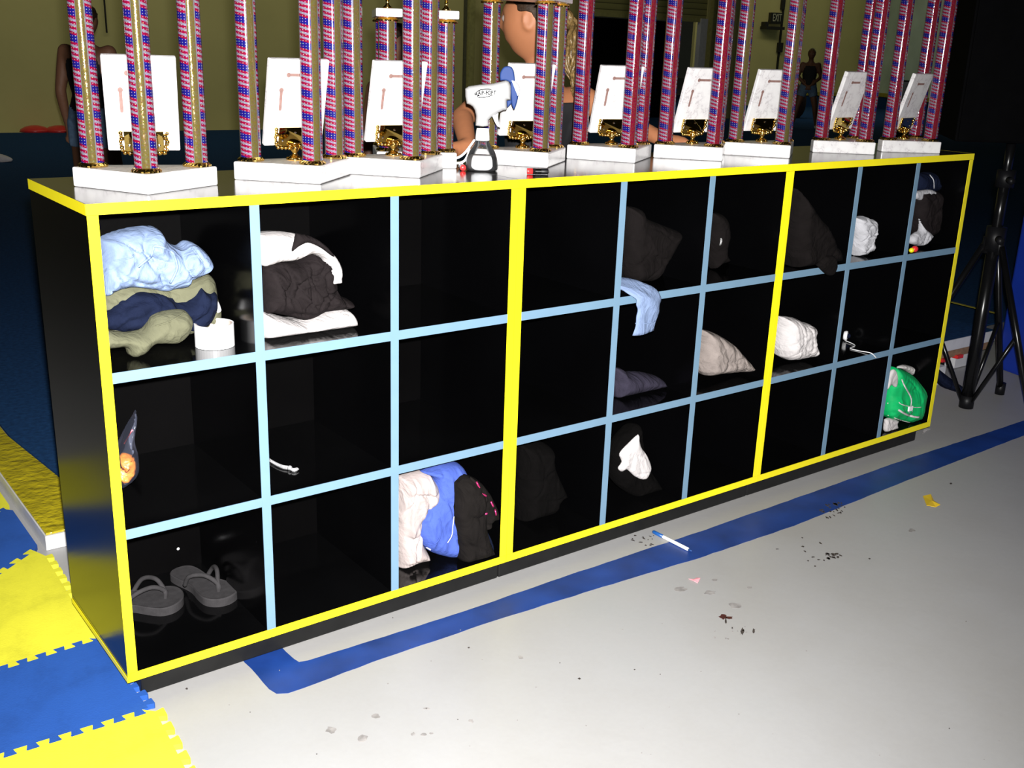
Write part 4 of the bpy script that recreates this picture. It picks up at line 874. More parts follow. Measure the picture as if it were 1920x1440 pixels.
TR = [  # apex-column pixel at base top, L->M direction (deg), column height, band, label
 ((275, 322), -63, .47, 'col_gold', 'leftmost column trophy, gold banded columns, corner pointing forward'),
 ((586, 307), -47.5, .47, 'col_gold', 'second column trophy from the left, with a gold plate under its plaque'),
 ((772, 298), -49, .47, 'col_gold', 'column trophy just left of the white mister fan, in front of the short trophy'),
 ((1013, 283), -53, .352, 'col_gold', 'column trophy directly behind the white mister fan, pale platform on top'),
 ((1178, 276), -57, .50, 'col_red', 'red banded column trophy next right of the mister fan and its ribbon'),
 ((1338, 274), -50, .50, 'col_red', 'red banded column trophy standing in the very centre right, touching its right neighbour'),
 ((1466, 270), -54, .50, 'col_gold', 'gold banded column trophy touching the left red banded one near the exit sign'),
 ((1622, 265), -41.7, .50, 'col_red', 'red banded column trophy second from the right end of the cubbies'),
 ((1744, 264), -37, .462, 'col_red', 'rightmost column trophy, its plaque seen almost edge on')]
rnd = random.Random(11)
for (px, a, h, band, lab) in TR:
    q = un(px[0], px[1], 2, ZT+.038); ar = math.radians(a)
    u_ = Vector((math.cos(ar+PI), math.sin(ar+PI), 0)); v_ = Vector((math.cos(ar+PI/2), math.sin(ar+PI/2), 0))
    apex = q-(u_+v_)*.0275
    # the flag stripe faces left of centre towards the camera
    vd = math.atan2(CAM.y-q.y, CAM.x-q.x)-(ar+PI)
    sp = tuple(vd-math.radians(94)+math.radians(rnd.uniform(-7, 7)) + (0 if px[0] < 300 else math.radians(30)) for _ in range(3))
    make_trophy(Vector((apex.x, apex.y, ZT)), ar+PI, h, band, lab, spins=sp)
q = un(833, 283.5, 2, ZT+.038); ar = math.radians(57+6)
u_ = Vector((math.cos(ar), math.sin(ar), 0)); v_ = Vector((math.cos(ar-PI/2), math.sin(ar-PI/2), 0))
apex = q - v_*.135-(u_+v_)*.0275
vd = math.atan2(CAM.y-q.y, CAM.x-q.x)-ar
make_trophy(apex, ar, .300, 'col_gold', 'short column trophy with a white platform and tiny gold figures behind the third trophy', plaque=False, spins=(vd-1.1, vd-1.1, vd-1.1), figs=True)
# ---------------------------------------------------------------- mister fan bottle
q = un(901, 321, 2, ZT); fd = Vector((CAM.x-q.x, CAM.y-q.y, 0)).normalized(); sd = Vector((0, 0, 1)).cross(fd).normalized()*1
if sd.dot(RT) < 0: sd = -sd
mf = thing('mister_fan', (q.x+.012, q.y+.012, ZT), 'white hand held mister fan bottle with blue foam blades among the trophies', 'mister fan')
O = wl(mf)
bm = bmesh.new(); lathe(bm, [(.033, .0005), (.0375, .004), (.0385, .013), (.0365, .028), (.030, .045), (.019, .060), (.0145, .070), (.013, .078)], 32); bm_obj('clear_bottle', bm, 'clearplastic', mf, True)
bm = bmesh.new(); lathe(bm, [(.030, .003), (.0355, .006), (.0365, .013), (.0345, .026), (.0315, .035), (.001, .035)], 32); bm_obj('water', bm, 'liquid', mf, True)
bm = bmesh.new(); lathe(bm, [(.0165, .070), (.0170, .072), (.0165, .080), (.0150, .094), (.0140, .098)], 28); bm_obj('neck_collar', bm, 'white', mf, True)
f5 = lambda pts: [(x/16+860, y/16+150) for x, y in pts]
Lh = Lump('pump_head', f5([(190,260),(300,185),(600,140),(1000,110),(1250,50),(1420,10),(1500,40),(1560,170),(1570,380),(1560,590),(1440,600),(1450,890),(1340,910),(1190,980),(1000,1090),(900,1200),(900,1380),(720,1400),(500,1370),(520,1080),(480,900),(420,800),(330,740),(240,710),(200,500)]),
      (O.x, O.y, 0), 'pumpwhite', .017, Tb=.017, R=.016, fold=0, n=fd, parent=mf, res=.0016, smooth_poly=False)
Lump('trigger', f5([(1000,1080),(1130,1020),(1190,990),(1185,1100),(1205,1250),(1260,1400),(1235,1430),(1150,1380),(1080,1260)]), (O.x, O.y, 0), 'white', .006, Tb=.006, R=.005, fold=0, n=fd, parent=mf, res=.0012)
hub = at(958.5, 171, (O-CAM).dot(FW)-.0)
b5 = Vector(hub)
ax = sd  # fan axis roughly along the image's right
def blade(name, ang, ln, wd):
    up = (Vector((0, 0, 1))*math.cos(ang)+fd*math.sin(ang)); side = ax.cross(up).normalized(); bm = bmesh.new()
    pts = [(0, .25), (.2, .5), (.45, .85), (.75, 1), (.92, .8), (1, .35), (1.0, -.2), (.9, -.6), (.6, -.7), (.3, -.45), (0, -.2)]
    c0 = [bm.verts.new(b5-O+up*(x*ln)+side*(y*wd)+ax*(.010*y+.001)) for x, y in pts]; c1 = [bm.verts.new(v.co+ax*.0022) for v in c0]
    bm.faces.new(c0); bm.faces.new(c1[::-1]); n = len(pts)
    for i in range(n): bm.faces.new((c0[i], c0[(i+1) % n], c1[(i+1) % n], c1[i]))
    return bm_obj(name, bm, 'bluefoam', mf)
M['bluefoam'] = mat('blue_foam_blade', (.008, .036, .165), .7, vary=.05)
Lump('fan_blade', f5([(1250,20),(1230,-120),(1260,-260),(1350,-385),(1470,-420),(1580,-390),(1650,-280),(1680,-100),(1680,40),(1560,90),(1430,20)]), (b5.x, b5.y, 0), 'bluefoam', .004, Tb=.003, R=.004, fold=0, n=fd, parent=mf, res=.0016)
Lump('fan_blade', f5([(1540,60),(1620,60),(1700,260),(1780,470),(1760,640),(1700,830),(1660,890),(1620,830),(1580,720),(1560,500)]), (b5.x, b5.y, 0), 'bluefoam', .006, Tb=.003, R=.004, fold=0, n=fd, parent=mf, res=.0014)
Lump('fan_blade', f5([(1440,620),(1560,600),(1590,640),(1575,710),(1500,790),(1460,815)]), (b5.x, b5.y, 0), 'bluefoam', .003, Tb=.010, R=.004, fold=0, n=fd, parent=mf, res=.0012)
Lump('nose_cone', f5([(1570,0),(1650,10),(1730,70),(1800,160),(1835,270),(1825,400),(1770,490),(1720,400),(1650,230),(1590,70)]), (b5.x, b5.y, 0), 'white', .011, Tb=.011, R=.011, fold=0, n=fd, parent=mf, res=.0012)
def rotF(n):
    s_ = Vector((0, 0, 1)).cross(n).normalized(); m = Matrix.Identity(4)
    for i, v in enumerate((s_, Vector((0, 0, 1)), n)):
        for k in range(3): m[k][i] = v[k]
    return m
on_lump(Lh, 'logo', f5([(530,370),(600,320),(700,285),(820,272),(930,275),(985,290)]), .0009, 'label', parent=mf, lift=.0030)
on_lump(Lh, 'logo', f5([(560,505),(650,520),(760,518),(880,495),(960,470),(1020,445)]), .0009, 'label', parent=mf, lift=.0030)
for pts in (((480,400),(520,385),(545,400)), ((470,420),(520,435),(560,410)), ((555,490),(580,460),(600,440)), ((600,490),(610,460),(625,455))): on_lump(Lh, 'logo', f5(pts), .0012, 'label', parent=mf, lift=.0030)
cu = bpy.data.curves.new('l', 'FONT'); cu.body = 'AIR-FORT'; cu.size = .0105; cu.offset = .0004; cu.align_x = 'CENTER'; cu.align_y = 'CENTER'; cu.extrude = .0002
lp = Lh.point(*f5([(850, 388)])[0], .0032)
text_mesh('logo_letters', cu, 'label', mf, Matrix.Translation(lp-O) @ rotF(fd) @ Matrix.Rotation(.04, 4, 'Z') @ Matrix.Diagonal((.92, 1.2, 1, 1)))
lp2 = [O+Vector((0, 0, .100))-sd*.013]
for nm, pts in (('strap', [(890,262),(880,276),(872,286),(862,294),(850,297),(835,293),(824,290)]), ('strap', [(880,276),(878,288),(872,300),(864,305),(855,306)])):
    P = [Vector(at(x, y, (O-CAM).dot(FW)+.01))-O for x, y in pts]; bm = bmesh.new(); tube(bm, crom(P, 6), .0028, 8, flat=(fd, .3)); bm_obj(nm, bm, 'white', mf, True)
# batteries
def battery(px, py, ang, lab, standing=False):
    q = un(px, py, 2, ZT+.0004); t = thing('battery', (q.x, q.y, ZT+.0074), lab, 'battery', 'loose batteries'); D = Vector((math.cos(ang), math.sin(ang), 0))
    R_ = D.to_track_quat('Z', 'Y').to_matrix().to_4x4()
    for nm, prof, m in (('copper_end', [(.0069, -.025), (.0071, -.024), (.0071, -.012)], 'red'), ('black_sleeve', [(.00715, -.012), (.00715, .023), (.0066, .0245)], 'black'), ('positive_tip', [(.0028, .0245), (.0028, .0265)], 'chrome')):
        bm = bmesh.new(); lathe(bm, prof, 20, R_); bm_obj(nm, bm, m, t, True)
    bm = bmesh.new(); f_ = fd; lathe(bm, [(.00725, -.006), (.00725, .008)], 20, R_, close=False); me = bm_obj('silver_print', bm, 'chrome', t, True)
    return t
battery(1008, 327, math.radians(-32), 'red and black battery lying before the base behind the mister fan')
battery(866, 318, math.radians(62), 'battery seen end on just left of the mister fan bottle')
# ================================================================ people
def bake(o):
    dg = bpy.context.evaluated_depsgraph_get(); dg.update(); me = bpy.data.meshes.new_from_object(o.evaluated_get(dg))
    old = o.data; bpy.data.objects.remove(o); bpy.data.meshes.remove(old); return me
def skin_mesh(nodes, edges, root=0, sub=2):
    """tapered limbs grown along the joint graph; the caller fuses them into one continuous surface"""
    bm = bmesh.new(); P = [Vector(n[:3]) for n in nodes]; R = [(n[3]+(n[4] if len(n) > 4 else n[3]))/2 for n in nodes]
    for a, b in edges:
        d = P[b]-P[a]; L = d.length
        if L < 1e-6: continue
        m = Matrix.Translation(P[a]) @ d.to_track_quat('Z', 'Y').to_matrix().to_4x4(); ra, rb = R[a], R[b]
        prof = [(ra*math.cos(t), ra*math.sin(t)) for t in [-PI/2*.96+PI/2*.96*k/5 for k in range(5)]] + [(ra+(rb-ra)*k/4+.04*min(ra, rb)*math.sin(PI*k/4), L*k/4) for k in range(5)] + [(rb*math.cos(t), L+rb*math.sin(t)) for t in [PI/2*.96*k/5 for k in range(1, 6)]]
        lathe(bm, prof, 16, m)
    bmesh.ops.recalc_face_normals(bm, faces=bm.faces); me = bpy.data.meshes.new('sk'); bm.to_mesh(me); bm.free(); return me
def head_mesh(S, seg=40):
    bm = bmesh.new(); bmesh.ops.create_uvsphere(bm, u_segments=seg, v_segments=seg*3//4, radius=1)
    g = lambda x, c, w_: math.exp(-((x-c)/w_)**2)
    for v in bm.verts:                       # facing local -y
        x, y, z = v.co; X, Y, Z = x*.078, y*.098, z*.118
        if z < 0: k = 1-.38*(-z)**1.5; X *= k; Y *= (1-.22*(-z)**1.6)
        if y > 0 and z < -.1: Y *= 1-.35*min(1, -z)*y
        f = max(0, -y)
        if f > 0:
            Y -= f*(.022*g(x, 0, .16)*g(z, -.12, .13) + .010*g(x, 0, .10)*g(z, .06, .2))          # nose
            Y += f*.010*(g(x, .36, .17)+g(x, -.36, .17))*g(z, .06, .11)                               # eye sockets
            Y -= f*.006*g(z, .24, .10)*g(x, 0, .5); Y -= f*.008*g(x, 0, .3)*(g(z, -.42, .05)+g(z, -.50, .05)); Y -= f*.010*g(x, 0, .26)*g(z, -.76, .14)
            Y += f*.004*g(x, 0, .35)*g(z, -.46, .025)
        v.co = Vector((X, Y, Z))*S
    for sg in (-1, 1):                        # ears: ring of cartilage around a hollow
        P = [Vector((sg*(.074+.010*(1-math.cos(t))*.3), .008+.014*math.cos(t*1)+.004, .004+.030*math.sin(t)))*S for t in [2*PI*k/16 for k in range(17)]]
        tube(bm, P, .0052*S, 8); lathe(bm, [(.002*S, -.003*S), (.010*S, -.002*S), (.012*S, .001*S), (.008*S, .002*S)], 12, Matrix.Translation((sg*.073*S, .010*S, .002*S)) @ Matrix.Rotation(PI/2*sg, 4, 'Y') @ Matrix.Diagonal((1.5, 1, 1, 1)))
    return bm
def hand_nodes(w, d, palmn, S, curl=.35, spread=.16, side=1):
    """wrist point w, direction d, palm normal; returns nodes, edges (first node = wrist)"""
    d = d.normalized(); palmn = (palmn-d*palmn.dot(d)).normalized(); s_ = d.cross(palmn)*side
    N = [(*w, .020*S, .026*S)]; E = []
    pc = w+d*.045*S; N.append((*pc, .014*S, .032*S)); E.append((0, 1)); kn = w+d*.078*S; N.append((*kn, .012*S, .034*S)); E.append((1, 2))
    for k, ln in enumerate((.072, .080, .074, .058)):
        off = (k-1.5)*.0195*S; base = kn+s_*off; dd = (d+s_*(k-1.5)*spread*.3).normalized(); p = base; last = 2
        for j in range(3):
            a = curl*(j+1)*.6; q = dd*math.cos(a)+palmn*math.sin(a); p = p+q*ln*S*(.42, .32, .26)[j]; N.append((*p, (.0088, .008, .0068)[j]*S)); E.append((last, len(N)-1)); last = len(N)-1
    p = w+d*.022*S-s_*.020*S; N.append((*p, .012*S)); E.append((1, len(N)-1)); last = len(N)-1
    for j in range(2): p = p+(d*.75-s_*.6+palmn*.35).normalized()*.030*S; N.append((*p, (.0105, .0085)[j]*S)); E.append((last, len(N)-1)); last = len(N)-1
    return N, E
def segd(p, a, b):
    ab = b-a; t = max(0, min(1, (p-a).dot(ab)/max(1e-9, ab.length_squared))); return (p-(a+ab*t)).length, t
def person(label, J, S, face, up=Vector((0, 0, 1)), skin='skin', hair='hairdark', voxel=.008, hairstyle='pony', clothes=(), shoes=True, headS=1.0, curl=.4, base=None, hairpts=None, width=1.0):
    """J: world joint positions; S: body scale (1 = 1.7 m adult)"""
    base = base or Vector((J['pelvis'].x, J['pelvis'].y, .048)); t = thing('person', base, label, 'person')
    J = {k: v-base for k, v in J.items()}
    fw = face.normalized(); W = width
    N = []; ix = {}; E = []
    def nd(k, p, r, r2=None): N.append((*p, r*S, (r2 or r)*S)); ix[k] = len(N)-1
    nd('pelvis', J['pelvis'], .112*W); nd('waist', J['waist'], .098*W); nd('chest', J['chest'], .105*W); nd('neck', J['neck'], .052); nd('throat', J['neck'].lerp(J['head'], .45), .050)
    E += [(0, 1), (1, 2), (2, 3), (3, 4)]
    sdv = (J['shR']-J['shL']).normalized()
    for g in (-1, 1):
        a_ = len(N); N.append((*(J['pelvis']+sdv*g*.062*S*W), .098*S*W)); N.append((*(J['waist']+sdv*g*.040*S*W), .082*S*W)); N.append((*(J['chest']+sdv*g*.066*S*W), .092*S*W)); N.append((*(J['neck']+sdv*g*.05*S*W-Vector((0, 0, .035*S))), .045*S*W)); E += [(a_, a_+1), (a_+1, a_+2), (a_+2, a_+3)]
    for s_ in 'LR':
        nd('sh'+s_, J['sh'+s_], .055*W); nd('el'+s_, J['el'+s_], .038*W); nd('fo'+s_, J['el'+s_].lerp(J['wr'+s_], .3), .038*W); nd('wr'+s_, J['wr'+s_], .024); E += [(2, ix['sh'+s_]), (ix['sh'+s_], ix['el'+s_]), (ix['el'+s_], ix['fo'+s_]), (ix['fo'+s_], ix['wr'+s_])]
        if 'hip'+s_ in J:
            nd('hip'+s_, J['hip'+s_], .085*W); nd('kn'+s_, J['kn'+s_], .055*W); nd('ca'+s_, J['kn'+s_].lerp(J['an'+s_], .3), .055*W); nd('an'+s_, J['an'+s_], .036); nd('to'+s_, J['to'+s_], .030, .036)
            E += [(0, ix['hip'+s_]), (ix['hip'+s_], ix['kn'+s_]), (ix['kn'+s_], ix['ca'+s_]), (ix['ca'+s_], ix['an'+s_]), (ix['an'+s_], ix['to'+s_])]
    bm = bmesh.new(); me = skin_mesh(N, E, 0, 2); bm.from_mesh(me); bpy.data.meshes.remove(me)
    for s_, sd_ in (('L', 1), ('R', -1)):
        d = J.get('ha'+s_, J['wr'+s_]+(J['wr'+s_]-J['el'+s_]))-J['wr'+s_]
        pn = J.get('pn'+s_); pn = (pn+base) if pn is not None else -fw
        hn, he = hand_nodes(J['wr'+s_], d, pn, S, curl, side=sd_)
        me = skin_mesh(hn, he, 0, 1); bm.from_mesh(me); bpy.data.meshes.remove(me)
    hb = head_mesh(S*headS); zz = up.normalized(); yy = -(fw-zz*fw.dot(zz)).normalized(); xx = yy.cross(zz)
    HM = Matrix(((xx.x, yy.x, zz.x, J['head'].x), (xx.y, yy.y, zz.y, J['head'].y), (xx.z, yy.z, zz.z, J['head'].z), (0, 0, 0, 1)))
    bmesh.ops.transform(hb, matrix=HM, verts=hb.verts); hm = bpy.data.meshes.new('h'); hb.to_mesh(hm); hb.free(); bm.from_mesh(hm); bpy.data.meshes.remove(hm)
    me = bpy.data.meshes.new('b'); bm.to_mesh(me); bm.free(); o = bpy.data.objects.new('b', me); COL.objects.link(o)
    m = o.modifiers.new('r', 'REMESH'); m.mode = 'VOXEL'; m.voxel_size = voxel; m.use_smooth_shade = True
    m = o.modifiers.new('s', 'SMOOTH'); m.factor = .6; m.iterations = 5
    bme = bake(o); bme.name = 'body'; bo = link('body', bme, skin, t, True)
    bones = []
    for k, a, b in (('torso_low', 'pelvis', 'waist'), ('torso', 'waist', 'chest'), ('torso_top', 'chest', 'neck'), ('head', 'neck', 'head')): bones.append((k, J[a], J[b]))
    for s_ in 'LR':
        bones += [('collar', J['chest'], J['sh'+s_]), ('upperarm', J['sh'+s_], J['el'+s_]), ('forearm', J['el'+s_], J['wr'+s_])]
        if 'hip'+s_ in J: bones += [('hip', J['pelvis'], J['hip'+s_]), ('thigh', J['hip'+s_], J['kn'+s_]), ('shin', J['kn'+s_], J['an'+s_]), ('foot', J['an'+s_], J['to'+s_])]
    cls = []
    for v in bme.vertices:
        bd = None
        for k, a, b in bones:
            dd, tt = segd(v.co, a, b)
            if k in ('torso_low', 'torso', 'torso_top', 'hip'): dd -= .06*S
            if k == 'head': dd -= .05*S
            if bd is None or dd < bd[0]: bd = (dd, k, tt)
        cls.append(bd)
    for (nm, m, off, pred) in clothes:
        bm = bmesh.new(); bm.from_mesh(bme); bm.verts.ensure_lookup_table(); bm.normal_update()
        keep = [pred(cls[v.index][1], cls[v.index][2], v.co, J, S, fw) for v in bm.verts]
        nrm = [v.normal.copy() for v in bm.verts]
        for v in bm.verts: v.co = v.co+nrm[v.index]*off*S
        bmesh.ops.delete(bm, geom=[f for f in bm.faces if not all(keep[v.index] for v in f.verts)], context='FACES')
        ret = bmesh.ops.extrude_face_region(bm, geom=bm.faces[:])
        bmesh.ops.translate(bm, verts=[e for e in ret['geom'] if isinstance(e, bmesh.types.BMVert)], vec=(0, 0, 0))
        ext = [e for e in ret['geom'] if isinstance(e, bmesh.types.BMVert)]; bm.normal_update()
        for v in ext: v.co = v.co+v.normal*.003*S
        bm_obj(nm, bm, m, t, True)
    # hair
    bm = bmesh.new(); bmesh.ops.create_uvsphere(bm, u_segments=72, v_segments=54, radius=1)
    dele = []
    for v in bm.verts:
        x, y, z = v.co; lim = (.12-1.3*max(0, y-.12)) if y > -.35 else .25+(-y-.35)*.75; lim = max(lim, -.6)
        if z < lim: dele.append(v)
        r = 1+.03*math.sin(17*x+9*z)+.02*noise.noise(Vector((x*6, y*6, z*3)))
        v.co = Vector((x*.087*r, (y*.106+.004)*r, z*.126*r))*S*headS
    bmesh.ops.delete(bm, geom=dele, context='VERTS')
    for _ in range(8): bmesh.ops.smooth_vert(bm, verts=[v for v in bm.verts if v.is_boundary], factor=.5, use_axis_x=True, use_axis_y=True, use_axis_z=True)
    ret = bmesh.ops.extrude_face_region(bm, geom=bm.faces[:])
    for v in [e for e in ret['geom'] if isinstance(e, bmesh.types.BMVert)]: v.co *= .9
    bmesh.ops.transform(bm, matrix=HM, verts=bm.verts)
    rr = random.Random(4)
    if hairpts:
        bm_obj('hair', bm, 'hairdark', t, True); bm = bmesh.new()
        pts = [p-base for p in hairpts[0]]
        for k in range(hairpts[1]):
            ph = rr.uniform(0, 9); am = rr.uniform(.004, .012); ox = rr.uniform(-1, 1)*hairpts[2]; oy = rr.uniform(-1, 1)*hairpts[2]*.6; P = []
            C_ = crom(pts, 6)
            for i, p in enumerate(C_):
                f = i/(len(C_)-1); g_ = min(1, .25+f*1.6)
                P.append(p+xx*0+Vector((1, 0, 0)).cross(zz)*0+yy*(oy*g_+am*math.cos(f*22+ph))+xx*(ox*g_+am*math.sin(f*22+ph)))
            L_ = len(P); cut = int(L_*rr.uniform(.78, 1)); P = P[:max(6, cut)]
            tube(bm, P, [.009*S*(1-.75*(i/len(P))**2) for i in range(len(P))], 6)
    bm_obj('ponytail' if hairpts else 'hair', bm, hair, t, True)
    for sg in (-1, 1):                        # eyes
        bm = bmesh.new(); bmesh.ops.create_uvsphere(bm, u_segments=12, v_segments=8, radius=.0115*S*headS, matrix=HM @ Matrix.Translation(Vector((sg*.029, -.0805, .006))*S*headS)); bm_obj('eye', bm, 'eyewhite', t, True)
    if shoes and 'anL' in J:
        for s_ in 'LR':
            a, b = J['an'+s_], J['to'+s_]; d = Vector((b.x-a.x, b.y-a.y, 0)).normalized(); w_ = Vector((-d.y, d.x, 0)); bm = bmesh.new(); R_ = []
            for f, wd, h in ((-.07, .026, .05), (-.045, .038, .085), (0, .040, .085), (.05, .042, .065), (.11, .048, .045), (.155, .042, .035), (.18, .02, .022)):
                c = Vector((a.x, a.y, 0))+d*f*S
                R_.append([bm.verts.new(c+w_*math.cos(an)*wd*S+Vector((0, 0, max(.001, h*.5*S+math.sin(an)*h*.5*S)))) for an in [2*PI*k/14 for k in range(14)]])
            for i in range(len(R_)-1):
                for k in range(14): bm.faces.new((R_[i][k], R_[i][(k+1) % 14], R_[i+1][(k+1) % 14], R_[i+1][k]))
            bm.faces.new(R_[0][::-1]); bm.faces.new(R_[-1]); bm_obj('shoe', bm, 'white', t, True)
    return t
def standing(pos, yaw, H, arms='down', stride=0, lean=0):
    """joint positions of a standing figure, facing yaw (world direction angle)"""
    S = H/1.7; f = Vector((math.cos(yaw), math.sin(yaw), 0)); r = Vector((f.y, -f.x, 0)); up = Vector((0, 0, 1)); P = lambda a, b, c: pos+r*a*S+f*b*S+up*c*S
    J = dict(pelvis=P(0, 0, .93), waist=P(0, .01, 1.08), chest=P(0, 0, 1.28), neck=P(0, -.01, 1.43), head=P(0, .02, 1.59))
    for s_, g in (('L', -1), ('R', 1)):
        J['sh'+s_] = P(g*.165, 0, 1.38); J['hip'+s_] = P(g*.09, 0, .88); st = stride*g
        J['kn'+s_] = P(g*(.11+abs(st)*.5), .03, .49); J['an'+s_] = P(g*(.10+abs(st)), -.02, .085); J['to'+s_] = P(g*(.12+abs(st)), .13, .03)
        if arms == 'clasp': J['el'+s_] = P(g*.24, .03, 1.13); J['wr'+s_] = P(g*.055, .17, .96); J['ha'+s_] = P(-g*.01, .20, .90)
        elif arms == 'hips': J['el'+s_] = P(g*.30, -.06, 1.13); J['wr'+s_] = P(g*.17, .10, .99); J['ha'+s_] = P(g*.08, .16, .95)
        else: J['el'+s_] = P(g*.22, -.02, 1.11); J['wr'+s_] = P(g*.23, .05, .87); J['ha'+s_] = P(g*.23, .07, .79)
    return J, f, S
def tank(k, t, co, J, S, fw):
    if k in ('torso_low', 'torso'): return True
    if k == 'torso_top': return t < .45
    if k == 'collar': return t < .45
    return k == 'hip' and co.z > J['pelvis'].z
def shorts(k, t, co, J, S, fw):
    if k == 'hip': return True
    if k == 'torso_low': return t < .25
    return k == 'thigh' and t < .42
RF = .048
# far girl, hands clasped, facing the camera
q = on_floor(1506, 245); q.z = RF*0; d_ = Vector((CAM.x-q.x, CAM.y-q.y, 0))
Hh = (at(1524, 92, (Vector((q.x, q.y, .7))-CAM).dot(FW))).z
J, f_, S_ = standing(Vector((q.x, q.y, 0)), math.atan2(d_.y, d_.x), Hh, 'clasp', .16)
person('far girl facing us with hands clasped, black tank top and denim shorts', J, S_, f_, skin='skindark', hair='hairblond', voxel=.012, clothes=(('tank_top', 'tank', .010, tank), ('shorts', 'denim', .014, shorts)))
# girl at the left behind the first trophy
d0 = 6.3; q = at(172, 200, d0); q = Vector((q.x, q.y, RF)); d_ = Vector((CAM.x-q.x, CAM.y-q.y, 0)); yaw = math.atan2(d_.y, d_.x)+PI-.5
J, f_, S_ = standing(q, yaw, at(190, 18, d0).z-RF+.02, 'down', .05)
hd_ = J['head']; person('girl at far left behind the first trophy, back turned, denim shorts and dark ponytail', J, S_, f_, skin='skindark', hair='hairdark', voxel=.009,
    clothes=(('tank_top', 'tank', .008, tank), ('shorts', 'denim', .012, shorts)), hairpts=([hd_-f_*.09*S_+Vector((0, 0, .05)), hd_-f_*.16*S_, hd_-f_*.17*S_-Vector((0, 0, .12)), hd_-f_*.15*S_-Vector((0, 0, .26))], 9, .018))
# girl behind the third trophy and the short trophy
d0 = 4.4; q = at(742, 200, d0); q = Vector((q.x, q.y, RF)); d_ = Vector((CAM.x-q.x, CAM.y-q.y, 0)); yaw = math.atan2(d_.y, d_.x)+.9
J, f_, S_ = standing(q, yaw, at(735, 50, d0).z-RF, 'down', .04)
person('dark haired girl half hidden behind the third trophy and the short trophy', J, S_, f_, skin='skindark', hair='hairdark', voxel=.008, clothes=(('tank_top', 'tank', .008, tank), ('shorts', 'denim', .012, shorts)))
# woman leaning back against the rear of the cubbies
D0 = 3.16
A = lambda x, y, d: at(x, y, d)
Y_ = lambda x, y, yy: un(x, y, 1, yy)
ht = ZT+.024
hl = Y_(822, 262, DEP-.025)+Vector((.055, 0, 0)); hr = Y_(1292, 268, DEP-.025); hl.z = hr.z = ht
cx = Y_(1022, 240, .64)
J = dict(pelvis=Vector((cx.x-.02, .68, .88)), waist=Vector((cx.x-.01, .67, .99)), chest=Vector((cx.x, .65, 1.10)), neck=Y_(1018, 140, .64), head=Y_(1000, 40, .64))
J['shL'] = Y_(938, 168, .64); J['shR'] = Y_(1094, 186, .62); J['elL'] = Y_(866, 220, .54); J['elR'] = Y_(1160, 222, .57)
J['wrL'] = hl+Vector((.055, .03, .012)); J['haL'] = hl+Vector((-.05, 0, -.004)); J['wrR'] = hr+Vector((-.085, .025, .012)); J['haR'] = hr+Vector((.02, 0, -.004))
J['pnL'] = Vector((0, 0, -1)); J['pnR'] = Vector((0, 0, -1)); hip = J['pelvis']
for s_, g in (('L', -1), ('R', 1)):
    J['hip'+s_] = J['pelvis']+Vector((g*.075, .01, -.04)); J['kn'+s_] = Vector((hip.x+g*.10, .86, .50)); J['an'+s_] = Vector((hip.x+g*.11, 1.04, .14)); J['to'+s_] = Vector((hip.x+g*.12, 1.17, .078))
face = (-RT*.92+Vector((.61, .79, 0))*.35); face.z = -.10
tb = lambda k, t, co, J, S, fw: k in ('torso_low', 'torso') or (k == 'torso_top' and t < .35) or (k == 'collar' and t < .30)
hp0 = J['head']; bk = -face.normalized()
hpts = [hp0+bk*.06+Vector((0, 0, .05)), hp0+bk*.10+Vector((0, 0, .0)), Y_(1072, 70, .60), Y_(1075, 120, .57), Y_(1082, 165, .56), Y_(1085, 195, .56)]
wt = person('woman leaning back behind the trophies, face in profile, wavy dark blond ponytail', J, .86, face, skin='skin', hair='hairblond', voxel=.006, hairpts=(hpts, 26, .040),
    clothes=(('tank_top', 'tank', .006, tb), ('leggings', 'tank', .007, lambda k, t, co, J, S, fw: k in ('hip', 'thigh') or (k == 'shin' and t < .8) or (k == 'torso_low' and t < .3))), headS=1.10, curl=.12, width=.86)
bm = bmesh.new(); nk = J['neck']-wl(wt); e1 = Vector((.06, .0, 0)); 
tube(bm, [nk+Vector((math.cos(a)*.062, math.sin(a)*.058, .012-.01*math.cos(a))) for a in [2*PI*k/24 for k in range(25)]], .008, 8, cap=False); bm_obj('neck_strap', bm, 'purple', wt, True)
# dark bag beside the far girl
q = on_floor(1488, 225); bm = bmesh.new(); bmesh.ops.create_uvsphere(bm, u_segments=20, v_segments=14, radius=1)
for v in bm.verts: x, y, z = v.co; v.co = Vector((x*.26, y*.2, (z+1)*.36*(1-.1*x*x)+.05*noise.noise(v.co*2)*(z+1)))
o = bm_obj('gym_bag', bm, mat('dark_maroon_cloth', (.035, .012, .012), .8, vary=.3), None, True); o.location = (q.x, q.y, .0); tag(o, 'dark maroon bag on the floor behind the far girl in denim shorts', 'bag')
q0_ = at(1690, 195, 9.5); bx0 = thing('floor_speaker', (q0_.x, q0_.y, 0), 'dark squat speaker box against the far right wall behind the last trophies', 'speaker', rz=.6)
k_ = 9.5/FPX; bm = bmesh.new(); zt_ = at(1680, 150, 9.5).z; bx(bm, -.15, .15, -.12, .12, .0+RF, zt_, .01); bm_obj('cabinet', bm, 'black', bx0); bm = bmesh.new(); bx(bm, -.13, .13, -.124, -.121, RF+.04, zt_-.04, .0005); bm_obj('grille', bm, 'grille', bx0)
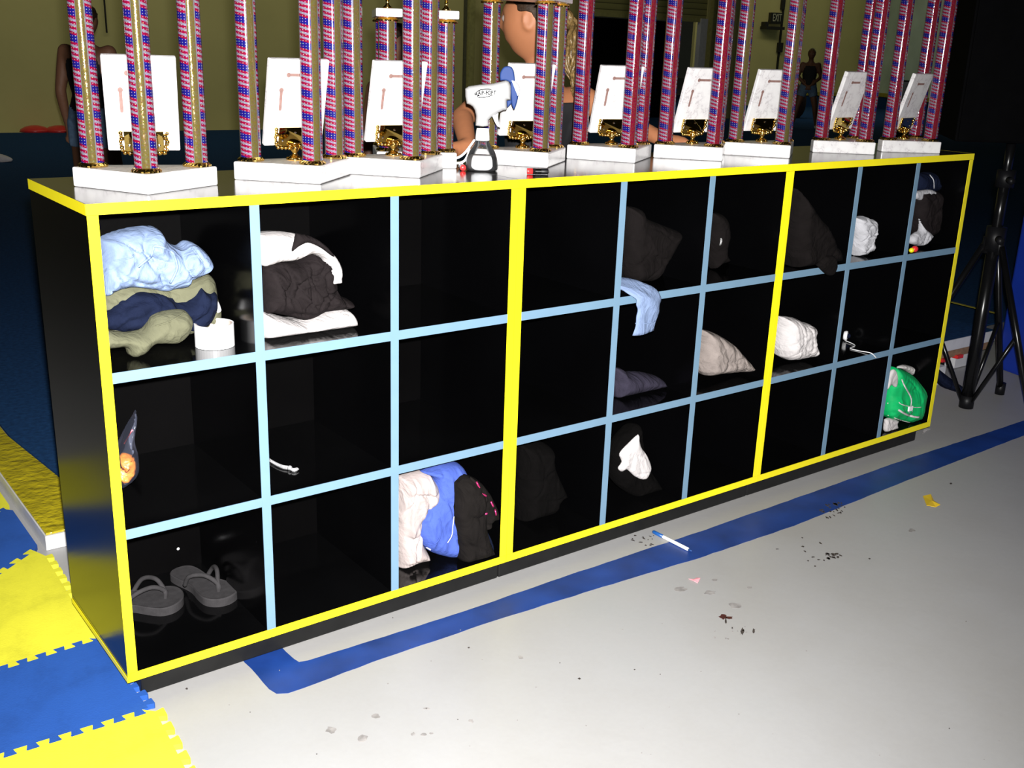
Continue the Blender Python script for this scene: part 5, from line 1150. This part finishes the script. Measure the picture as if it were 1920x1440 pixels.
# ================================================================ loudspeaker on its tripod
pb = un(1812, 757, 2, .02)
def zof(py, x, y):
    lo, hi = -1, 3
    for _ in range(40):
        m = (lo+hi)/2
        if pr(Vector((x, y, m)))[1] > py: lo = m
        else: hi = m
    return lo
PX, PY = pb.x, pb.y
tp = thing('tripod_stand', (PX, PY, 0), 'black steel tripod stand under the loudspeaker, right of the cubbies', 'tripod stand')
def part_tube(name, pts, r, m='blackmetal', seg=14, par=tp):
    bm = bmesh.new(); tube(bm, [Vector(p)-wl(par) for p in pts], r, seg); return bm_obj(name, bm, m, par, True)
zc_top = zof(425, PX, PY); zc_bot = zof(465, PX, PY); z_m = zof(335, PX, PY); z_sp = zof(266, PX, PY)
part_tube('inner_pole', [(PX, PY, z_m-.05), (PX, PY, z_sp+.02)], .0165); part_tube('middle_pole', [(PX, PY, zc_bot), (PX, PY, z_m)], .0195); part_tube('lower_pole', [(PX, PY, .05), (PX, PY, zc_bot)], .024)
part_tube('rubber_end', [(PX, PY, .006), (PX, PY, .055)], .0275, 'black')
part_tube('clamp_collar', [(PX, PY, z_m-.03), (PX, PY, z_m+.03)], .033, 'black'); part_tube('leg_collar', [(PX, PY, zc_bot-.01), (PX, PY, zc_top)], .036, 'black')
part_tube('knob', [(PX-.03, PY-.03, z_m), (PX-.065, PY-.06, z_m)], .012, 'black'); part_tube('knob', [(PX-.03, PY-.03, (zc_top+zc_bot)/2), (PX-.07, PY-.06, (zc_top+zc_bot)/2)], .013, 'black')
C0_ = Vector((PX, PY, zc_bot+.01)); Rf = .292
for k, an in enumerate((4.5, -99, 118)):
    d = Vector((math.cos(math.radians(an)), math.sin(math.radians(an)), 0)); a = C0_+d*.034; b = Vector((PX, PY, .022))+d*Rf
    part_tube('leg', [a, b], .0125); part_tube('rubber_foot', [b+Vector((0, 0, .03)), b+Vector((0, 0, -.018))], .019, 'black')
    part_tube('brace', [Vector((PX, PY, .035))+d*.02, a.lerp(b, .5)], .0085); part_tube('leg_bracket', [a+Vector((0, 0, -.03))-d*.01, a+Vector((0, 0, .03))-d*.01], .017, 'black')
# speaker cabinet
zb_ = z_sp+.002
sp_ = thing('loudspeaker', (PX, PY, zb_), 'large black loudspeaker cabinet on the tripod stand, cut by the right edge', 'loudspeaker', rz=-YAW-.02)
bm = bmesh.new(); prism(bm, [(-.27, -.17), (.27, -.17), (.19, .24), (-.19, .24)], 0.004, .78); bevel_all(bm, .006); bm_obj('cabinet', bm, 'grille', sp_)
bm = bmesh.new(); bx(bm, -.262, .262, -.180, -.172, .01, .77, .002); bm_obj('grille', bm, 'grille', sp_)
bm = bmesh.new(); lathe(bm, [(.03, -.0), (.03, .004)], 20); bm_obj('pole_socket', bm, 'blackmetal', sp_)
# dark blue cloth on the floor beside the platform
L = Lump('cloth', [(1758,690),(1770,700),(1790,715),(1808,728),(1800,735),(1780,730),(1762,722),(1750,705)], (3.3, .30, 0), 'navy', .05, Tb=.05, R=.04, fold=.006, floorz=.001, n=(-.62, -.78, 0)); tag(L.o, 'dark navy cloth dropped on the floor behind the right end of the cubbies', 'cloth')
# ================================================================ things and marks on the floor
a, b = on_floor(1224, 1000), on_floor(1297, 1037); d = (b-a).normalized(); Lp = (b-a).length
pn = thing('marker_pen', (a.x, a.y, .0055), 'white marker pen with blue cap lying across the blue floor line', 'pen')
bm = bmesh.new(); R_ = d.to_track_quat('Z', 'Y').to_matrix().to_4x4(); lathe(bm, [(.0045, Lp*.26), (.0048, Lp*.27), (.0048, Lp*.9), (.0035, Lp*.92)], 16, R_); bm_obj('barrel', bm, 'white', pn, True)
bm = bmesh.new(); lathe(bm, [(.0035, 0), (.0052, .004), (.0052, Lp*.27)], 16, R_); bm_obj('blue_cap', bm, mat('pen_cap_blue', (.01, .08, .3), .35, vary=.05), pn, True)
bm = bmesh.new(); lathe(bm, [(.0034, Lp*.92), (.0026, Lp*.97), (.0008, Lp)], 12, R_); bm_obj('tip', bm, mat('pen_tip_blue', (.01, .05, .2), .4, vary=.05), pn, True)
def scrap(name, px, m, lab, cat, th=.0012, curl=.004):
    P = [on_floor(*p) for p in px]; c = sum(P, Vector())/len(P); bm = bmesh.new(); n = len(P)
    ctr = [bm.verts.new(Vector((0, 0, .0006+curl))), bm.verts.new(Vector((0, 0, .0006+curl+th)))]
    lo = [bm.verts.new(Vector((p.x-c.x, p.y-c.y, .0006+curl*(i % 2)))) for i, p in enumerate(P)]; hi = [bm.verts.new(v.co+Vector((0, 0, th))) for v in lo]
    for i in range(n):
        j = (i+1) % n; bm.faces.new((lo[j], lo[i], ctr[0])); bm.faces.new((hi[i], hi[j], ctr[1])); bm.faces.new((lo[i], lo[j], hi[j], hi[i]))
    o = bm_obj(name, bm, m); o.location = (c.x, c.y, 0); tag(o, lab, cat); return o
s_ = lambda pts: [(x/3.13+1320, y/3.13+780) for x, y in pts]
scrap('wrapper', s_([(1284,472),(1330,468),(1350,500),(1385,530),(1360,536),(1305,534)]), mat('yellow_wrapper', (.75, .5, .03), .35, vary=.15), 'small crumpled yellow wrapper alone on the grey floor at right', 'wrapper')
scrap('paper_scrap', [(1291,1086),(1299,1089),(1306,1084),(1313,1086),(1308,1094),(1300,1091)], mat('pink_paper', (.85, .35, .4), .7, vary=.2), 'tiny torn pink paper scrap on the floor below the marker pen', 'scrap', curl=.002)
scrap('paper_scrap', [(1732,806),(1738,804),(1744,805),(1738,808),(1731,813),(1729,816)], 'whitecloth', 'tiny pale scrap by the right end of the toe kick', 'scrap', curl=.001)
rs = random.Random(8)
def blot(px, py, w_, h_, m, n=12, j=.3, ang=0):
    c = on_floor(px, py); k = (c-CAM).dot(FW)/FPX; a_ = []
    for i in range(n):
        t = 2*PI*i/n; r = 1+rs.uniform(-j, j); x = math.cos(t)*w_*r; y = math.sin(t)*h_*r; X = x*math.cos(ang)-y*math.sin(ang); Y = x*math.sin(ang)+y*math.cos(ang); q = on_floor(px+X, py+Y); a_.append((q.x, q.y))
    bm = bmesh.new(); prism(bm, a_, .0008, .0011); return bm_obj('floor_mark', bm, m, fl_o)
for a in [(1356,1157,7,5,'blood'),(1367,1159,6,3,'blood'),(1361,1165,2,5,'stain'),(1392,1184,3,6,'stain'),(1413,1183,2.5,4,'stain'),(704,1344,9,4.5,'stainsoft'),(621,1369,11,6,'stainsoft'),(679,1385,11,7,'stainsoft'),(883,1353,5,3.5,'stainsoft'),
          (775,1377,4,3,'stainsoft'),(794,1378,6,3,'stainsoft'),(809,1376,4,2,'stainsoft'),(976,1233,5,3,'stainsoft'),(1086,1273,2.5,1.5,'stain'),(1378,1136,11,5,'stainsoft'),(1275,1105,12,4,'stainsoft'),(1331,1112,11,4,'stainsoft'),(1340,1088,5,2,'stainsoft'),(1405,1102,5,2,'stainsoft'),
          (1709,995,6,3,'stainsoft'),(1630,1048,2,1.2,'stain'),(1783,907,3,1.5,'stain'),(350,1292,2,1.5,'stain'),(879,1215,2,1.2,'stain'),(800,1329,6,2,'stainsoft')]: blot(*a)
for k in range(26):
    t = rs.random()*6.28; r = rs.random()**.5; blot(1560+24*r*math.cos(t), 957+13*r*math.sin(t)-.25*24*r*math.cos(t), rs.uniform(1, 4.5), rs.uniform(.7, 1.6), 'stain', 7, .4, rs.uniform(-.2, 1))
for k in range(16):
    t = rs.random()*6.28; r = rs.random()**.5; blot(1563+16*r*math.cos(t), 1043+6*r*math.sin(t), rs.uniform(1.5, 4.5), rs.uniform(.8, 1.8), 'stain', 7, .4, rs.uniform(0, .6))
for p in [(1504,1009),(1538,1019),(1509,1034),(1505,1025),(1524,1045),(1535,1050),(1515,1052),(1545,1051),(1528,1062),(1457,1030)]: blot(*p, rs.uniform(1.5, 4), rs.uniform(.8, 1.8), 'stain', 7, .4, rs.uniform(0, .6))
for k in range(14): blot(rs.uniform(1185, 1238), rs.uniform(1003, 1026), rs.uniform(1, 4), rs.uniform(.6, 1.3), 'stain', 7, .4, rs.uniform(0, .8))
for k in range(12): blot(rs.uniform(1340, 1420), rs.uniform(1175, 1205), rs.uniform(.8, 2.2), rs.uniform(.6, 2.4), 'stainsoft', 7, .4, rs.uniform(0, 1.8))
for k in range(34): blot(rs.uniform(420, 1900), rs.uniform(1140, 1430), rs.uniform(.8, 1.8), rs.uniform(.6, 1.2), 'stain' if k % 3 == 0 else 'stainsoft', 6, .3)
